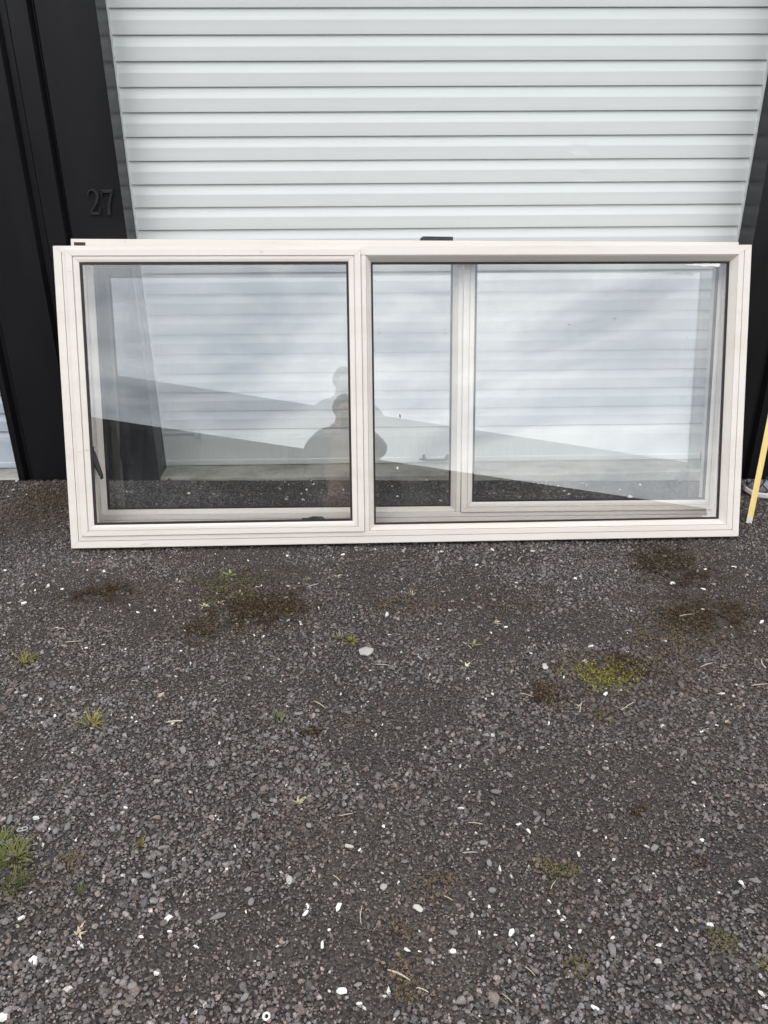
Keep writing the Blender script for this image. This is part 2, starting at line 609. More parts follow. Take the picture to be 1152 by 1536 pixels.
def roller_door(x0, x1, material, lockable=True, dented=False):
    cx = (x0 + x1) / 2
    h = (Z0 - 19 * PITCHZ) - ZB
    # bottom rail: plain tall plate with a turned foot
    prof = [(ZB, 0.004), (ZB, -0.004), (ZB + 0.012, -0.006), (ZB + 0.026, -0.006), (ZB + 0.030, 0.0), (ZB + h - 0.05, 0.0005),
            (ZB + h - 0.03, 0.004), (ZB + h - 0.004, 0.0125), (ZB + h - 0.002, 0.02), (ZB, 0.02)]
    V = [(x0 + 0.004, D + y, z) for z, y in prof] + [(x1 - 0.004, D + y, z) for z, y in prof]
    n = len(prof)
    F = [(i, (i + 1) % n, n + (i + 1) % n, n + i) for i in range(n)] + [tuple(range(n)), tuple(range(n, 2 * n))]
    rd = mesh_obj('roller_door', P(V), F, material, bld)
    if dented:
        rd['label'] = 'white roller door with ribbed slats'
    base = slat_mesh(x0 + 0.004, x1 - 0.004)
    base.materials.append(material)
    for i in range(-4, 20):
        zt = Z0 - i * PITCHZ + PITCHZ
        if zt > TOPZ + 0.05:
            continue
        me = base
        if dented and i in (5, 6, 7):
            pd = {5: [], 6: [(0.96, -0.05, 0.03, 0.006), (0.30, -0.06, 0.2, 0.0012)], 7: [(1.0, -0.07, 0.035, 0.003)]}[i]
            me = slat_mesh(x0 + 0.004, x1 - 0.004, pd)
            me.materials.append(material)
        s = bpy.data.objects.new('slat', me)
        s.location = Vector((random.uniform(-.0012, .0012), D + random.uniform(-.0006, .0006), zt)) - BO
        s.rotation_euler = (0, random.uniform(-1, 1) * 0.0003, 0)
        link(s, rd)
    for x, s in ((x0, 1), (x1, -1)):
        a, b = sorted((x + s * 0.0005, x + s * 0.0055))
        boxes('guide_rail', [[a - BO.x, b - BO.x, D - 0.014 - WALL, D + 0.012 - WALL, ZB - BO.z, TOPZ - 0.004 - BO.z]], M['edge'], rd)
    if lockable:
        # lift handle on the foot of the door
        hx, hz = 0.351, ZB + 0.022
        parts = [tube_vf([(hx - .062, D - .02, hz + .026), (hx - .060, D - .032, hz + .006), (hx - .05, D - .036, hz + .001), (hx + .05, D - .036, hz + .001),
                          (hx + .060, D - .032, hz + .006), (hx + .062, D - .02, hz + .026)], 0.007),
                 box_vf(hx - .068, hx - .052, D - .03, D + .002, hz - .004, hz + .012),
                 box_vf(hx + .052, hx + .068, D - .03, D + .002, hz - .004, hz + .012),
                 box_vf(hx - .085, hx - .045, D - .0095, D - .003, hz - .006, hz + .000),
                 box_vf(hx + .045, hx + .085, D - .0095, D - .003, hz - .006, hz + .000)]
        v, f = merge_vf(parts)
        mesh_obj('lift_handle', P(v), f, M['handle'], rd)
        # side bolt low on the left
        z = 0.242
        parts = [box_vf(XL + .006, -.865, D - .007, D - .002, z - .004, z + .004),
                 box_vf(-.885, -.855, D - .014, D - .001, z - .022, z + .018)]
        v, f = merge_vf(parts)
        mesh_obj('side_bolt', P(v), f, M['edge'], rd)
    return rd


roller_door(XL, XR, M['door'], True, True)
roller_door(PIER_L - 2.8, PIER_L, M['door_far_shaded'], False)
roller_door(PIER_R, PIER_R + 2.8, M['door_far_shaded'], False)

# concrete thresholds, a little uneven along the front lip
for a, b in ((XL - 0.015, XR + 0.01), (PIER_L - 2.8, PIER_L - 0.004), (PIER_R + 0.004, PIER_R + 2.8)):
    V, F = [], []
    n = 60
    for i in range(n + 1):
        x = a + (b - a) * i / n
        j = (vnoise(x * 9, 1.3, 8) - 0.5) * 0.016
        for y, z in ((WALL + 0.002 + j, -0.12), (WALL + 0.002 + j, 0.050 + j * .3), (WALL + 0.022 + j, 0.0585), (D - 0.01, 0.0625), (D + 0.12, 0.0635), (D + 0.12, -0.12)):
            V.append((x, y, z))
    for i in range(n):
        for k in range(6):
            F.append((i * 6 + k, (i + 1) * 6 + k, (i + 1) * 6 + (k + 1) % 6, i * 6 + (k + 1) % 6))
    F += [tuple(range(6)), tuple(range(n * 6, n * 6 + 6))]
    mesh_obj('threshold', P(V), F, M['concrete'], bld)

# ------------------------------------------------------------------ raised number 27
num = empty('unit_number', (-1.139, WALL, 1.296))
tag(num, 'raised black numerals 27 on the black cladding beside the roller door', 'number sign')


def stroke(name, pts, widths, parent, depth=0.012, hgt=0.104):
    V, F = [], []
    n = len(pts)
    for i, (x, z) in enumerate(pts):
        x0, z0 = pts[max(i - 1, 0)]
        x1, z1 = pts[min(i + 1, n - 1)]
        dx, dz = x1 - x0, z1 - z0
        L = math.hypot(dx, dz) or 1
        nx_, nz_ = -dz / L, dx / L
        w = widths[i] / 2
        for s in (-1, 1):
            for y, k in ((0.0005, 1.0), (-depth + .003, 1.0), (-depth, 0.7)):
                V.append((x + nx_ * w * s * k, y, z + nz_ * w * s * k))
    for i in range(n - 1):
        a, b = i * 6, (i + 1) * 6
        ring = [0, 1, 2, 5, 4, 3]
        for q in range(6):
            F.append((a + ring[q], a + ring[(q + 1) % 6], b + ring[(q + 1) % 6], b + ring[q]))
    for e in (0, (n - 1) * 6):
        F.append(tuple(e + k for k in (0, 1, 2, 5, 4, 3)))
    return V, F


def arc(cx, cz, rx, rz, a0, a1, n):
    return [(cx + rx * math.cos(R(a0 + (a1 - a0) * i / n)), cz + rz * math.sin(R(a0 + (a1 - a0) * i / n))) for i in range(n + 1)]


p2 = arc(0.0, 0.076, 0.020, 0.024, 175, -25, 12) + [(0.010, 0.046), (-0.004, 0.028), (-0.016, 0.014), (-0.021, 0.006)]
w2 = [0.010, 0.008, 0.007, 0.007, 0.008, 0.009, 0.010, 0.012, 0.013, 0.014, 0.014, 0.014, 0.013, 0.012, 0.010, 0.009, 0.008]
v, f = merge_vf([stroke('d', p2, w2, None), stroke('d', [(-0.024, 0.006), (0.024, 0.006)], [0.013, 0.013], None),
                 stroke('d', [(0.020, 0.004), (0.026, 0.026)], [0.007, 0.004], None)])
d2 = mesh_obj('digit_two', v, f, M['digit'], num)
d2.location = (-0.030, 0, 0)
p7 = [(0.021, 0.092), (0.012, 0.070), (0.003, 0.046), (-0.003, 0.022), (-0.006, 0.0)]
v, f = merge_vf([stroke('d', p7, [0.008, 0.009, 0.011, 0.013, 0.015], None), stroke('d', [(-0.024, 0.094), (0.025, 0.094)], [0.014, 0.014], None),
                 stroke('d', [(-0.022, 0.096), (-0.025, 0.072)], [0.007, 0.004], None)])
d7 = mesh_obj('digit_seven', v, f, M['digit'], num)
d7.location = (0.034, 0, 0)

# ------------------------------------------------------------------ the two leaning aluminium windows
def sweep_ring(rect, inset, prof, parent, names, material, gap=0.0004):
    """four mitred lengths. rect=(x0,x1,z0,z1); inset=(L,R,B,T) widths; prof per side list of (s 0..1, y)"""
    x0, x1, z0, z1 = rect
    iL, iR, iB, iT = inset

    def pt(corner, s):
        cx, cz = corner
        return ((x0 + s * iL) if cx == 0 else (x1 - s * iR), (z0 + s * iB) if cz == 0 else (z1 - s * iT))
    made = []
    for side, (c0, c1) in {'sill': ((0, 0), (1, 0)), 'head': ((0, 1), (1, 1)), 'jl': ((0, 0), (0, 1)), 'jr': ((1, 0), (1, 1))}.items():
        pr = prof[side] if isinstance(prof, dict) else prof
        n = len(pr)
        V = []
        for e, c in enumerate((c0, c1)):
            for s, y in pr:
                x, z = pt(c, s)
                g = gap * (1 if e == 0 else -1)
                if side in ('sill', 'head'):
                    x += g
                else:
                    z += g
                V.append((x, y, z))
        F = [(i, (i + 1) % n, n + (i + 1) % n, n + i) for i in range(n)] + [tuple(range(n)), tuple(range(n, 2 * n))]
        made.append((names[side], V, F, material))
    return made


def grooved(width, grooves, y, yback, ydeep=0.007, gw=0.0024, extra=None):
    pr = [(0.0, y + 0.003), (0.0016 / width, y + 0.0006), (0.003 / width, y)]
    for g in grooves:
        pr += [((g - gw / 2) / width, y), ((g - gw / 2) / width, y + ydeep), ((g + gw / 2) / width, y + ydeep), ((g + gw / 2) / width, y)]
    pr += extra or [(1.0 - 0.002 / width, y), (1.0, y + 0.002)]
    pr += [(1.0, yback), (0.0, yback)]
    return pr


def rect_ring_faces(rect, w, y0, y1):
    x0, x1, z0, z1 = rect
    return [[x0, x0 + w, y0, y1, z0, z1], [x1 - w, x1, y0, y1, z0, z1], [x0 + w, x1 - w, y0, y1, z0, z0 + w], [x0 + w, x1 - w, y0, y1, z1 - w, z1]]


def build_window(o, u, v, W, H, mirrored, depth, label, cat_extra):
    root = empty('leaning_window')
    nb = np.cross(v, u)
    if nb[1] < 0:
        nb = -nb
    mm = Matrix.Identity(4)
    for i in range(3):
        mm[i][0], mm[i][1], mm[i][2], mm[i][3] = u[i], nb[i], v[i], o[i]
    root.matrix_world = mm
    tag(root, label, 'window', 'pair of windows leaning together')

    def fx(V):
        return [(W - x, y, z) for x, y, z in V] if mirrored else V

    def put(name, V, F, mt, parent=root):
        return mesh_obj(name, fx(V), F, mt, parent)

    def put_boxes(name, lst, mt, parent=root, bevel=0.0):
        l2 = [[W - b[1], W - b[0]] + list(b[2:]) if mirrored else b for b in lst]
        return boxes(name, l2, mt, parent, bevel)

    K = 0.994
    dm = -0.028 if mirrored else 0.0                   # the rear window's opening light is a little narrower
    XM0, XM1 = 1.246 * K + dm, 1.266 * K + dm          # mullion face
    # outer frame: flange + face, mitred
    insL, insR, insB, insT = 0.052, 0.056, 0.054, 0.040
    prof = {'sill': grooved(insB, (0.0315,), 0.0, 0.060), 'head': grooved(insT, (), 0.0, 0.060),
            'jl': grooved(insL, (0.0335,), 0.0, 0.060), 'jr': grooved(insR, (0.031,), 0.0, 0.060)}
    nm = {'sill': 'sill', 'head': 'head', 'jl': 'jamb', 'jr': 'jamb'}
    for a in sweep_ring((0, W, 0, H), (insL, insR, insB, insT), prof, root, nm, M['frame']):
        put(*a)
    put_boxes('mullion', [[XM0, XM1, 0.0006, 0.058, insB + .0004, H - insT - .0004]], M['frame'], bevel=0.0015)
    # opening sash, proud of the frame
    sx0, sx1, sz0, sz1 = 0.050, XM0 - 0.0016, 0.0525, H - 0.0155
    wL, wR, wB, wT = (0.032 if mirrored else 0.052), 0.050, 0.046, 0.049

    def sash_prof(w, first):
        return [(0.0, 0.004), (0.0, -0.0068), (0.0015 / w, -0.008), ((first - .001) / w, -0.008), ((first - .0005) / w, -0.0012), ((first + .0026) / w, -0.0012),
                ((first + .0030) / w, -0.0052), (1 - 0.010 / w, -0.0045), (1 - 0.002 / w, -0.002), (1.0, 0.002), (1.0, 0.040), (0.3, 0.040), (0.3, 0.004)]
    # keep the sash's rear tongue clear of the frame: shallow rebate only
    sprof = {'sill': sash_prof(wB, 0.022), 'head': sash_prof(wT, 0.026), 'jl': sash_prof(wL, 0.014 if mirrored else 0.027), 'jr': sash_prof(wR, 0.026)}
    for k_ in sprof:
        sprof[k_] = [(s, y if y < 0.01 else 0.0) for s, y in sprof[k_][:-4]] + [(1.0, -0.0005), (0.0, -0.0005)]
        sprof[k_] = [p for p in sprof[k_] if not (p[0] == 0.0 and p[1] == 0.004)]
    nm = {'sill': 'sash_rail', 'head': 'sash_rail', 'jl': 'sash_stile', 'jr': 'sash_stile'}
    for a in sweep_ring((sx0, sx1, sz0, sz1), (wL, wR, wB, wT), sprof, root, nm, M['frame']):
        put(*a)
    px0, px1, pz0, pz1 = sx0 + wL - .001, sx1 - wR + .001, sz0 + wB - .001, sz1 - wT + .001
    put_boxes('gasket', rect_ring_faces((px0, px1, pz0, pz1), 0.0105, 0.001, 0.010), M['rubber'])
    put_boxes('inner_liner', rect_ring_faces((px0 - .022, px1 + .022, pz0 - .022, pz1 + .022), 0.026, 0.0105, 0.055), M['frame'])
    put_boxes('glass_pane', [[px0 + .003, px1 - .003, 0.0040, 0.0080, pz0 + .003, pz1 - .003]], M['glass'])
    # fixed light: bevelled bead, gasket, glass
    fxr = (XM1 + .0004, W - insR - .0004, insB + .0004, H - insT - .0004)
    bw = 0.021
    bprof = [(0.0, 0.006), (0.06, 0.006), (0.07, 0.0012), (0.12, 0.0016), (0.95, 0.031), (1.0, 0.034), (1.0, 0.055), (0.0, 0.055)]
    nm = {'sill': 'glazing_bead', 'head': 'glazing_bead', 'jl': 'glazing_bead', 'jr': 'glazing_bead'}
    for a in sweep_ring(fxr, (bw, bw, bw, bw), bprof, root, nm, M['frame'], gap=0.0003):
        put(*a)
    g0, g1, h0, h1 = fxr[0] + bw, fxr[1] - bw, fxr[2] + bw, fxr[3] - bw
    put_boxes('gasket', rect_ring_faces((g0 + .0002, g1 - .0002, h0 + .0002, h1 - .0002), 0.0075, 0.0325, 0.045), M['rubber'])
    put_boxes('glass_pane', [[g0 + .002, g1 - .002, 0.0355, 0.0395, h0 + .002, h1 - .002]], M['glass'])
    # three-sided timber reveal behind
    put_boxes('reveal', [[0.010, W - 0.010, 0.0605, depth, H - 0.030, H - 0.010]], M['reveal'])
    put_boxes('reveal', [[0.010, 0.028, 0.0605, depth, 0.075, H - 0.0305]], M['reveal'])
    put_boxes('reveal', [[W - 0.028, W - 0.010, 0.0605, depth, 0.075, H - 0.0305]], M['reveal'])
    return root, put, put_boxes, dict(px0=px0, px1=px1, pz0=pz0, pz1=pz1, g0=g0, g1=g1, h0=h0, h1=h1)


def lean_frame(bx, by, bz, yaw, tilt, roll):
    u = np.array([math.cos(yaw), math.sin(yaw), 0])
    n = np.array([-math.sin(yaw), math.cos(yaw), 0])
    v = np.array([0, 0, math.cos(tilt)]) + n * math.sin(tilt)
    c, s = math.cos(roll), math.sin(roll)
    return np.array([bx, by, bz]), c * u + s * v, -s * u + c * v


WW, WH = 2.8737, 1.2344
fo, fu, fv = lean_frame(-1.2564, 2.9172, 0.0225, 0.02458, 0.30458, -0.0083)
fwin, fput, fboxes, fi = build_window(fo, fu, fv, WW, WH, False, 0.152,
                                      'front cream aluminium window, opening sash beside the black stay, leaning on another window', None)
bo_, bu, bv = lean_frame(-1.2472, 3.1208, 0.0229, 0.0246, 0.27, -0.0142)
bwin, bput, bboxes, bi = build_window(bo_, bu, bv, WW, WH, True, 0.160,
                                      'cream aluminium window sandwiched behind the other window, only its top strip uncovered', None)
for w in (fwin, bwin):
    del w['group']


def win_uv(px, py, o, u, v, off=0.0):
    nb = np.cross(v, u)
    if nb[1] < 0:
        nb = -nb
    d = ray(px, py)
    t = ((o + nb * off - CAM) @ nb) / (d @ nb)
    q = CAM + t * d - (o + nb * off)
    return float(q @ u), float(q @ v)


# stay arm hanging on the inside of the sash
OFF = 0.024
a = win_uv(138.5, 678, fo, fu, fv, OFF); b = win_uv(142.5, 693, fo, fu, fv, OFF); c = win_uv(151, 713, fo, fu, fv, OFF)
e = win_uv(152.5, 717, fo, fu, fv, OFF); e2 = win_uv(150, 718, fo, fu, fv, OFF)
parts = [tube_vf([(a[0], OFF, a[1]), (b[0], OFF + .004, b[1]), ((b[0] + c[0]) / 2, OFF + .006, (b[1] + c[1]) / 2), (c[0], OFF + .006, c[1]),
                  (e[0], OFF + .006, e[1]), (e2[0], OFF + .006, e2[1])], [.012, .015, .0115, .009, .006, .005], 8),
         box_vf(a[0] - .012, a[0] + .006, OFF - .010, OFF + .008, a[1] - .012, a[1] + .022)]
v_, f_ = merge_vf(parts)
fput('window_stay', v_, f_, M['latch'])
# fastener on the bottom rail, behind the glass
a = win_uv(453, 780, fo, fu, fv, 0.03); b = win_uv(487, 780, fo, fu, fv, 0.03)
zf = fi['pz0'] + 0.006
v_, f_ = merge_vf([box_vf(a[0], b[0] - .02, .018, .034, zf - .004, zf + .007),
                   tube_vf([(a[0] + .03, .026, zf + .006), ((a[0] + b[0]) / 2, .03, zf + .009), (b[0] - .012, .03, zf + .007), (b[0], .03, zf + .002)], [.004, .005, .005, .003])])
fput('fastener', v_, f_, M['latch'])

# torn paint smear along the top of the fixed pane
def blob(cx, cz, rx, rz, y0, y1, n=22, seed=1):
    rr = random.Random(seed)
    pts = []
    for i in range(n):
        t = 2 * math.pi * i / n
        k = 1 + rr.uniform(-.35, .3)
        pts.append((cx + rx * k * math.cos(t), cz + rz * k * math.sin(t)))
    V = [(x, y0, z) for x, z in pts] + [(x, y1, z) for x, z in pts]
    F = [tuple(range(n)), tuple(range(n, 2 * n))] + [(i, (i + 1) % n, n + (i + 1) % n, n + i) for i in range(n)]
    return V, F


lst = []
for (x, y, rx, rz, sd_) in ((1050, 388.5, .055, .004, 1), (1060, 389, .03, .006, 2), (1072, 391.5, .024, .007, 3), (1077, 389.5, .012, .008, 4), (1038, 388.4, .03, .003, 5)):
    uu, vv_ = win_uv(x, y, fo, fu, fv, 0.035)
    lst.append(blob(uu, min(vv_, fi['h1'] - .013), rx, rz, 0.0346 - sd_ * .0001, 0.0354, 22, sd_))
v_, f_ = merge_vf(lst)
fput('paint_smear', v_, f_, M['smear'])
# dark flecks and pale chips stuck to the panes
lst, lst2 = [], []
for (x, y, r_) in ((600, 624, .0025), (853, 487, .0022), (922, 478, .0026), (570, 499, .002), (562, 421, .0018), (910, 443, .0016), (662, 391, .004), (668, 500, .0016), (1030, 506, .0016)):
    uu, vv_ = win_uv(x, y, fo, fu, fv, 0.035)
    lst.append(blob(uu, vv_, r_, r_ * (3.0 if x == 600 else 1.0), 0.0342, 0.0354, 9, x))
v_, f_ = merge_vf(lst)
fput('fly_speck', v_, f_, M['speck'])
for (x, y, r_) in ((655, 482, .0025), (660, 484, .0018), (596, 702, .004), (126, 492, .006), (500, 398, .0018)):
    uu, vv_ = win_uv(x, y, fo, fu, fv, 0.035)
    yy = (0.0342, 0.0354) if x > 540 else (0.0030, 0.0039)
    lst2.append(blob(uu, vv_, r_, r_ * 1.4, *yy, 9, x))
v_, f_ = merge_vf(lst2)
fput('paint_fleck', v_, f_, M['smear'])
# hardware on the head of the rear window
def bwin_x(px, py):
    return win_uv(px, py, bo_, bu, bv, 0.0)


a = bwin_x(630.5, 362); b = bwin_x(680, 362)
v_, f_ = merge_vf([([(a[0], .004, WH - .004), (b[0], .004, WH - .004), (b[0] - .001, .004, WH + .0165), (a[0] + .012, .004, WH + .0175), (a[0] + .001, .004, WH + .010),
                     (a[0], .05, WH - .004), (b[0], .05, WH - .004), (b[0] - .001, .05, WH + .0165), (a[0] + .012, .05, WH + .0175), (a[0] + .001, .05, WH + .010)],
                    [(0, 1, 2, 3, 4), (5, 6, 7, 8, 9), (0, 1, 6, 5), (1, 2, 7, 6), (2, 3, 8, 7), (3, 4, 9, 8), (4, 0, 5, 9)])])
mesh_obj('head_catch', v_, f_, M['latch'], bwin)
a = bwin_x(111, 366); b = bwin_x(128, 364)
mesh_obj('flange_notch', *box_vf(a[0], b[0], -0.0008, 0.004, a[1] - .006, b[1] + .0015), M['rust'], bwin)
a = bwin_x(185, 363); b = bwin_x(190, 361)
mesh_obj('label_scrap', *box_vf(a[0], b[0], -0.0006, 0.003, a[1] - .003, b[1] + .002), M['edge'], bwin)

# ------------------------------------------------------------------ tape measure leaning against the wall on the right
hook = ground_pt(1123, 785)
g_ = at_y(1157.5, 605, 3.295)
dirn = Vector(g_) - Vector(hook)
dirn.normalize()
tlen = (WALL - 0.085 - hook[1]) / dirn.y
tape = empty('tape_measure', hook)
tag(tape, 'yellow tape measure blade drawn out, standing on its silver hook beside the window', 'tape measure')
zax = dirn
yax = Vector((0.12, 1, 0)); yax = (yax - zax * yax.dot(zax)).normalized()
xax = yax.cross(zax)
tm = Matrix.Identity(4)
for i in range(3):
    tm[i][0], tm[i][1], tm[i][2], tm[i][3] = xax[i], yax[i], zax[i], hook[i]
tape.matrix_world = tm


def tape_mat():
    mt, nt, b = mat('tape_yellow')
    t = nt.nodes.new('ShaderNodeTexCoord')
    n = add_noise(nt, 14, 4, 0.6, mapping=(1, 1, 0.3))
    r = ramp(nt, n.outputs['Fac'], [(0.3, (0.80, 0.60, 0.19)), (0.7, (0.88, 0.69, 0.28))])
    nt.links.new(r.outputs['Color'], b.inputs['Base Color'])
    b.inputs['Roughness'].default_value = 0.38
    return mt


M['tape'] = tape_mat()
NB_, NS_ = 8, 30
V, F = [], []
for i in range(NS_ + 1):
    z = 0.012 + (tlen - 0.012) * i / NS_
    bow = 0.012 * math.sin(math.pi * i / NS_)
    for side in (0, 1):
        for k in range(NB_ + 1):
            x = (k / NB_ - 0.5) * 0.027
            V.append((x + bow * 0.4, -bow * 0.3 + (x / 0.0135) ** 2 * -0.0028 + side * 0.0004, z))
row = 2 * (NB_ + 1)
for i in range(NS_):
    for k in range(NB_):
        a = i * row + k
        F.append((a, a + 1, a + row + 1, a + row))
        b2 = i * row + NB_ + 1 + k
        F.append((b2, b2 + row, b2 + row + 1, b2 + 1))
    F.append((i * row, i * row + row, i * row + row + NB_ + 1, i * row + NB_ + 1))
    F.append((i * row + NB_, i * row + 2 * NB_ + 1, i * row + row + 2 * NB_ + 1, i * row + row + NB_))
mesh_obj('blade', V, F, M['tape'], tape, True)
v_, f_ = merge_vf([box_vf(-.0125, .0125, -.0022, -.0008, .004, .034), box_vf(-.0125, .0125, -.0022, .012, .000, .004),
                   tube_vf([(-.006, -.0016, .026), (-.006, -.0036, .026)], .0024, 8), tube_vf([(.006, -.0016, .020), (.006, -.0036, .020)], .0024, 8)])
mesh_obj('hook', v_, f_, M['steel'], tape)
case = boxes('tape_case', [[-.018, .018, -.012, .062, tlen - .004, tlen + .070]], simple('tape_case_black', (.03, .03, .03), .5), tape, bevel=0.008)
boxes('belt_clip', [[.0185, .021, .008, .045, tlen + .01, tlen + .06]], M['steel'], tape)

# ------------------------------------------------------------------ patterned grey canvas shoe by the wall
SH = ground_pt(1113, 741)
shoe = empty('canvas_shoe', (1.85, 3.445, float(ground_z(1.9, 3.44)) + 0.002))
shoe.rotation_euler = (0, 0, R(-14))
tag(shoe, 'grey patterned canvas shoe with white rubber sole, beside the tape measure', 'shoe')


def shoe_outline(t):
    """half widths of a shoe along its length 0..1 (toe first)"""
    w = 0.047 * (np.clip(t / 0.12, 0, 1) ** 0.5) * (1 - 0.28 * smooth((t - .35) / .3)) * (1 - np.clip((t - .90) / .10, 0, 1) ** 2.2 * .75)
    return w


NL, NR_ = 22, 16
Ls = 0.275


def shoe_shell(zfun, widen, top):
    V, F = [], []
    for i in range(NL + 1):
        t = i / NL
        w = float(shoe_outline(max(t, .015))) + widen
        h0, h1 = zfun(t)
        for k in range(NR_ + 1):
            a = math.pi * k / NR_
            x = t * Ls
            yy = w * math.cos(a) * (1 if not top else (1 - 0.18 * math.sin(a) ** 2))
            zz = h0 + (h1 - h0) * (math.sin(a) ** 0.55)
            V.append((x, yy, zz))
    n = NR_ + 1
    for i in range(NL):
        for k in range(NR_):
            F.append((i * n + k, i * n + k + 1, (i + 1) * n + k + 1, (i + 1) * n + k))
        F.append((i * n, (i + 1) * n, (i + 1) * n + NR_, i * n + NR_))
    F.append(tuple(range(n))); F.append(tuple(NL * n + k for k in range(n)))
    return V, F


spring = lambda t: 0.018 * (1 - min(t / .3, 1)) ** 2
v_, f_ = shoe_shell(lambda t: (0.022 + spring(t), 0.074 + 0.026 * float(smooth((t - .15) / .5)) + spring(t) * .2), -0.003, True)


def shoe_mat():
    mt, nt, b = mat('patterned_canvas')
    t = nt.nodes.new('ShaderNodeTexCoord')
    mpn = nt.nodes.new('ShaderNodeMapping')
    mpn.inputs['Rotation'].default_value = (0, R(45), 0)
    nt.links.new(t.outputs['Object'], mpn.inputs['Vector'])
    br = nt.nodes.new('ShaderNodeTexBrick')
    br.inputs['Scale'].default_value = 9
    br.inputs['Mortar Size'].default_value = 0.03
    br.inputs['Brick Width'].default_value = 0.42
    br.inputs['Row Height'].default_value = 0.34
    br.inputs['Color1'].default_value = (0.16, 0.155, 0.17, 1)
    br.inputs['Color2'].default_value = (0.33, 0.32, 0.33, 1)
    br.inputs['Mortar'].default_value = (0.03, 0.03, 0.05, 1)
    sp_ = nt.nodes.new('ShaderNodeSeparateXYZ')
    nt.links.new(mpn.outputs['Vector'], sp_.inputs['Vector'])
    cb = nt.nodes.new('ShaderNodeCombineXYZ')
    nt.links.new(sp_.outputs['X'], cb.inputs['X']); nt.links.new(sp_.outputs['Z'], cb.inputs['Y'])
    nt.links.new(cb.outputs['Vector'], br.inputs['Vector'])
    vo = nt.nodes.new('ShaderNodeTexVoronoi'); vo.inputs['Scale'].default_value = 15
    nt.links.new(t.outputs['Object'], vo.inputs['Vector'])
    sc = nt.nodes.new('ShaderNodeSeparateColor'); nt.links.new(vo.outputs['Color'], sc.inputs['Color'])
    rb = ramp(nt, sc.outputs['Red'], [(0.72, (0, 0, 0)), (0.74, (1, 1, 1))])
    c = mix(nt, rb.outputs['Color'], br.outputs['Color'], (0.12, 0.27, 0.52))
    rb2 = ramp(nt, sc.outputs['Green'], [(0.80, (0, 0, 0)), (0.82, (1, 1, 1))])
    c = mix(nt, rb2.outputs['Color'], c, (0.55, 0.54, 0.54))
    nt.links.new(c, b.inputs['Base Color'])
    b.inputs['Roughness'].default_value = 0.9
    return mt


mesh_obj('upper', v_, f_, shoe_mat(), shoe, True)
V, F = [], []
for i in range(NL + 1):
    t = i / NL
    w = float(shoe_outline(max(t, .015))) + 0.004
    z = spring(t)
    x = t * (Ls + .008) - .004
    V += [(x, -w + .004, z), (x, -w, z + .006), (x, -w, z + .022), (x, -w + .004, z + .027), (x, w - .004, z + .027), (x, w, z + .022), (x, w, z + .006), (x, w - .004, z)]
for i in range(NL):
    for k in range(8):
        F.append((i * 8 + k, i * 8 + (k + 1) % 8, i * 8 + 8 + (k + 1) % 8, i * 8 + 8 + k))
F += [tuple(range(8)), tuple(NL * 8 + k for k in range(8))]
mesh_obj('sole', V, F, simple('white_rubber', (0.68, 0.66, 0.63), 0.6, var=0.08), shoe)
v_, f_ = merge_vf([tube_vf([(0.16 + .075 * math.cos(a_), .030 * math.sin(a_), 0.098 + .010 * math.cos(a_)) for a_ in np.linspace(0, 2 * math.pi, 21)], .004, 6)])
mesh_obj('collar', v_, f_, simple('collar_dark', (.03, .03, .04), .9), shoe)

# ------------------------------------------------------------------ gravel: many thousand loose stones joined (nobody could count them)
t_ = (1 + 5 ** 0.5) / 2
ICO = np.array([(-1, t_, 0), (1, t_, 0), (-1, -t_, 0), (1, -t_, 0), (0, -1, t_), (0, 1, t_), (0, -1, -t_), (0, 1, -t_), (t_, 0, -1), (t_, 0, 1), (-t_, 0, -1), (-t_, 0, 1)], float)
ICO /= np.linalg.norm(ICO[0])
ICOF = np.array([(0, 11, 5), (0, 5, 1), (0, 1, 7), (0, 7, 10), (0, 10, 11), (1, 5, 9), (5, 11, 4), (11, 10, 2), (10, 7, 6), (7, 1, 8),
                 (3, 9, 4), (3, 4, 2), (3, 2, 6), (3, 6, 8), (3, 8, 9), (4, 9, 5), (2, 4, 11), (6, 2, 10), (8, 6, 7), (9, 8, 1)])


def stone_template(rr, flat=0.6, rough=0.28):
    q = rr.normal(size=4); q /= np.linalg.norm(q)
    w, x, y, z = q
    Rm = np.array([[1 - 2 * (y * y + z * z), 2 * (x * y - z * w), 2 * (x * z + y * w)], [2 * (x * y + z * w), 1 - 2 * (x * x + z * z), 2 * (y * z - x * w)],
                   [2 * (x * z - y * w), 2 * (y * z + x * w), 1 - 2 * (x * x + y * y)]])
    p = ICO @ Rm.T
    p = p * (1 + rr.uniform(-rough, rough, (12, 1)))
    # clip against a few planes for angular facets
    for _ in range(3):
        n = rr.normal(size=3); n /= np.linalg.norm(n)
        d = p @ n
        lim = rr.uniform(0.55, 0.8)
        p = p - np.clip(d - lim, 0, None)[:, None] * n
    p = p * np.array([rr.uniform(0.85, 1.3), rr.uniform(0.65, 0.95), flat * rr.uniform(0.75, 1.2)])
    return p


TEMPL, TFACE = [], []
for k in range(14):
    p = stone_template(rng)
    c = p[ICOF].mean(1)
    keep = np.argsort(-c[:, 2])[:14]           # the six lowest facets lie in the dirt
    TEMPL.append(p); TFACE.append(ICOF[keep])
TEMPL = np.array(TEMPL); TFACE = np.array(TFACE)


def view_halfspan(y):
    k = np.clip((y - 0.93) / (3.6 - 0.93), -0.1, 1.1)
    return -0.72 - 1.10 * k, 0.75 + 1.35 * k


